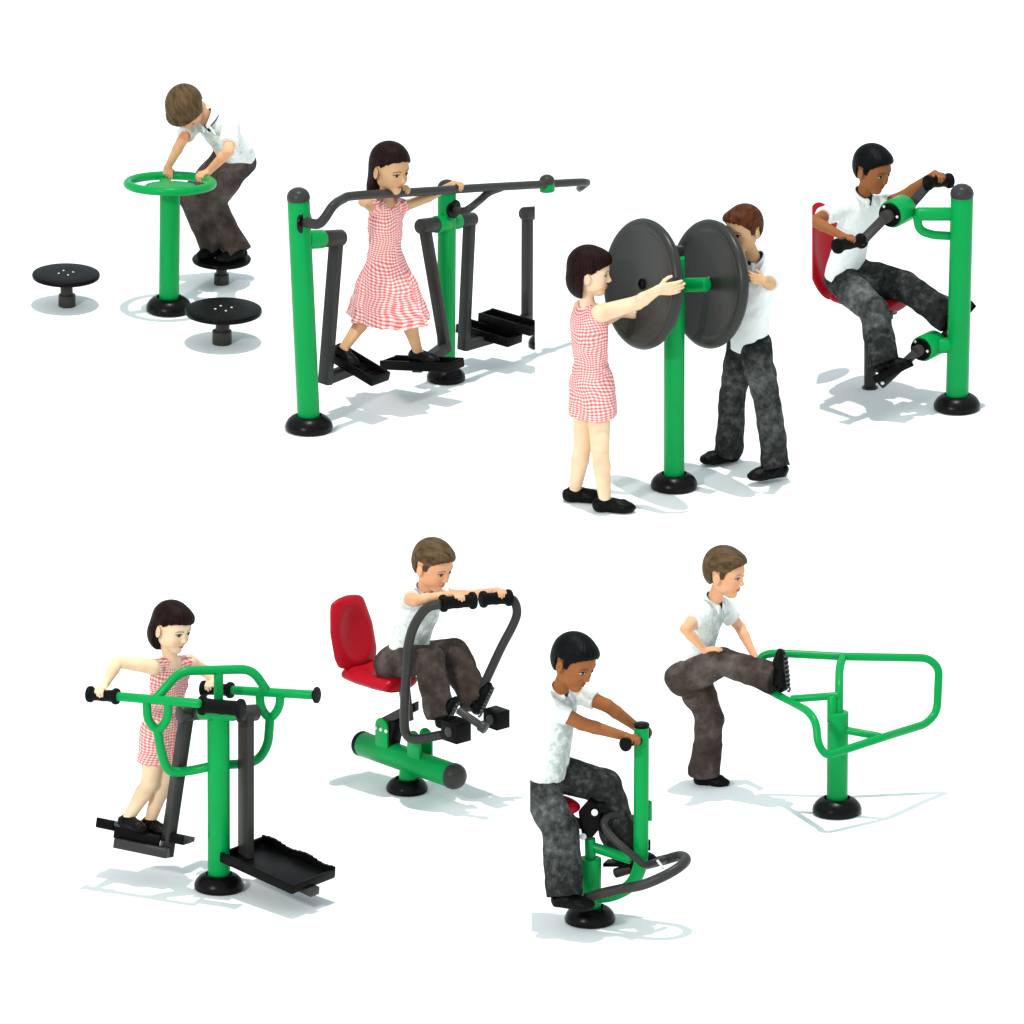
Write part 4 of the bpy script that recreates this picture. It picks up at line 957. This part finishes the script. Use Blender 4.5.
for py in (733, 845, 806): 
    m = MB(); m.box(P(648.6, py, -6), V(2.0, 0, 0), V(0, 3.5, 0), UP * 5, .5); m.build('side_clip', BLACK, g)
hd = (P(624, 745, -34), P(638.5, 740, -16))
m = MB(); L = np.linalg.norm(hd[1] - hd[0]); m.lathe(hd[0], hd[1] - hd[0], [(5.6, 0), (7, .8), (7.2, 2.4), (6.8, 4.2), (4.2, 6), (3.8, L * .5), (4.2, L - 5), (5.4, L - 3), (5.4, L)], 30); m.build('handle', GRIP, g)
m = MB(); m.cyl(P(643, 734, -6), P(645, 732, 22), 4); m.build('handle', GRIP, g)
big = [P(586, 898, -26), P(603, 893, -32), P(621, 889, -38), P(642, 885, -46), P(662, 877, -48), P(678, 868, -40), P(686, 860, -24), P(680, 856, -8), P(664, 860, 2), P(640, 866, 8), P(616, 873, 14)]
m = MB(); m.tube(curve(big, 8), 5.2, seg=20); m.build('foot_bar', GREY, g)
thin = [P(640, 818, 20), P(627, 818, 8), P(614, 815, 0), P(606, 818, -6), P(604.5, 826, -12), P(613, 838, -18), P(625, 849, -24), P(637, 859, -28), P(645, 864.5, -28), P(656, 862, -20), P(664, 860, -10)]
m = MB(); m.tube(curve(thin, 8), 3.7, seg=18); m.build('link_bar', GREY, g)
m = MB(); m.cyl(P(657, 860, -36), P(664, 869, -40), 1.3); m.build('pin', BOLT, g)
m = MB(); F7 = heading(.8, -.6); S7 = np.cross(UP, F7)
m.prism([P(578, 812, -6), P(588, 801, -6), P(600, 806, -6), P(602, 826, -6), P(592, 838, -6), P(582, 838, -6)], V(3, 14, 0), 1.2); m.prism([P(596, 803, -9), P(606, 804, -9), P(608, 812, -9), P(600, 814, -9)], V(0, 8, 0), 1); mb = m.build('pivot_block', BLACK, g)
bolts(g, [P(594.5, 812.5, -11), P(583, 836.5, -9)], V(.1, -1, .2), 3.4, t=2.4)
xk = (530 - 590, 'right')
sc = P(548, 804, 14); f = Fld(sc - 60, sc + 60, .8); RS = np.stack([F7, S7, UP], 1)
f.ell(sc, V(36, 25, 8.5), RS, 1); f.ell(sc + UP * 11 - F7 * 6, V(32, 21, 8), RS, 3, 'sub'); f.cut(V(530 - 590, 0, 0), V(-1, 0, 0)); f.build('seat', RED, g)
m = MB(); m.box(lerp(sc - UP * 6, P(590, 828, 0), .5), lerp(-(sc - UP * 6), P(590, 828, 0), .5), S7 * 4, UP * 4, 1); m.cutx(*xk); m.build('seat_arm', GREY, g)
for c, t_ in ((P(624, 861, 14), V(.9, -.3, .1)),):
    t_ = nrm(t_); w_ = nrm(np.cross(UP, t_)); m = MB(); m.box(c - UP * 2, t_ * 20, w_ * 8, UP * 2, .8); m.cyl(c + t_ * 12 - w_ * 12 - UP * 2, c + t_ * 12 + w_ * 14 - UP * 2, 3.2); m.build('foot_plate', BLACK, g)
person(st, 'dark skinned boy in white shirt and grey jeans seated, reaching to the tall green upright', 'children using the equipment', cf=1, torso_d=1.35, H=56, head=(575, 662, -12), fwd=(.72, -.62, -.32), up=(.30, -.1, 1),
       pelvis=(538, 767, 14), neck=(559, 692, 0), face=F7[:2], skin='dark', hair='black', style='boy', zline=0, 
       arms={'R': dict(kind='grip', at=lerp(*hd, .55), bar=hd[1] - hd[0], n=-UP + F7 * .2, d=F7, rb=4.2, elbow=(577, 737), pref=.02),
             'L': dict(kind='grip', at=P(644, 733, 14), bar=V(2, 20, 0), n=-UP, d=F7, rb=4, elbow=(622, 713), pref=.02)},
       legs={'R': dict(at=P(564, 895, -34), knee=(566, 813), toe=V(.9, -.4, 0)), 'L': dict(at=P(624, 849, 12), knee=(612, 782), toe=V(.9, -.3, .1))},
       lu=40, lf=42, lt=64, ls=66, trousers=GREY_TR, tr=(18, 18.5, 18.5, 18), wear_and_light={'R': 1.15, 'L': .25}, hand_len=23, sh=25, sleeve=.66, cut=(530, 'right'), torso_w=1.5, arm_r=1.2, shoe=1.35, hem=(546, 776, 8))

# ================================================================== station 8: leg stretch rail
st = St(837, 813); P = st.P
g = thing('stretching_rail', st, 'bent green tube loop held on a thick green post in a black domed foot', 'exercise rail')
dome(g, V(0, 0, 0), 24.2)
post(g, V(0, 0, 6), P(838, 712), 10.6)
lp = [P(774, 693, 46), P(762, 686, 62), P(756, 668, 68), P(762, 655, 70), P(776, 653, 68), P(843, 656.5, 62), P(928, 658, 74), P(939, 668, 74), P(937, 712, 64), P(926, 724, 50), P(884, 737, -12), P(826, 756, -56), P(818, 744, -52), P(816, 722, -42), P(808, 711, -26)]
tubep(g, lp, 4.1, 'rail_loop', fil=11, closed=True)
tubep(g, [P(843, 656.5, 62), P(839.5, 667, 38), P(839, 690, 8), P(839, 714, 0)], 4.3, 'upright_tube', fil=12)
tubep(g, [P(832, 722, -4), P(832, 698, 2)], 5, 'inner_sleeve')
tubep(g, [P(792, 699, 12), P(838, 695.5, 4)], 3.9, 'cross_tube'); tubep(g, [P(842, 729.5, -2), P(880, 736.5, -12)], 3.9, 'cross_tube')
fz = st.G(707, 784)
person(st, 'brown haired boy in brown trousers stretching one leg up onto the green rail', 'children using the equipment', H=50, head=(726, 572, 82), fwd=(.90, -.38, -.14), up=(.10, 0, 1),
       torso_w=1.1, torso_d=1.2, hem=(690, 668, 90), pelvis=(688, 674, 90), neck=(713, 603, 86), face=(.86, -.50), skin='fair', hair='brown', style='boy', zline=.0,
       arms={'R': dict(kind='free', at=P(704, 650, 52), d=V(.9, .1, .12), n=V(.1, 0, -1), thumb=V(0, 1, 0), elbow=(683, 621), curl=(.15, .25, .2), tc=.1, pref=.12),
             'L': dict(kind='free', at=P(754, 655, 92), d=V(.5, -.3, -.8), n=V(-.6, -.2, -.5), thumb=V(-.3, -1, 0), elbow=(740, 628), pref=.0)},
       legs={'R': dict(at=P(776, 679, 40), knee=(720, 655), toe=V(-.10, -.05, 1), n=V(-1, .3, -.08)), 'L': dict(at=V(704 - 837, fz[1], 9.5), k=1.08, knee=(713, 724), toe=heading(.96, -.25))},
       lu=34, lf=34, cf=-1, lt=48, ls=61.5, trousers=BROWN_TR, tr=(17.5, 16.5, 14, 16.5), wear_and_light={'R': 1.1, 'L': .1}, tread=('R',), shoe=1.3, hand_len=20, sh=20, sleeve=.6, arm_r=.95)
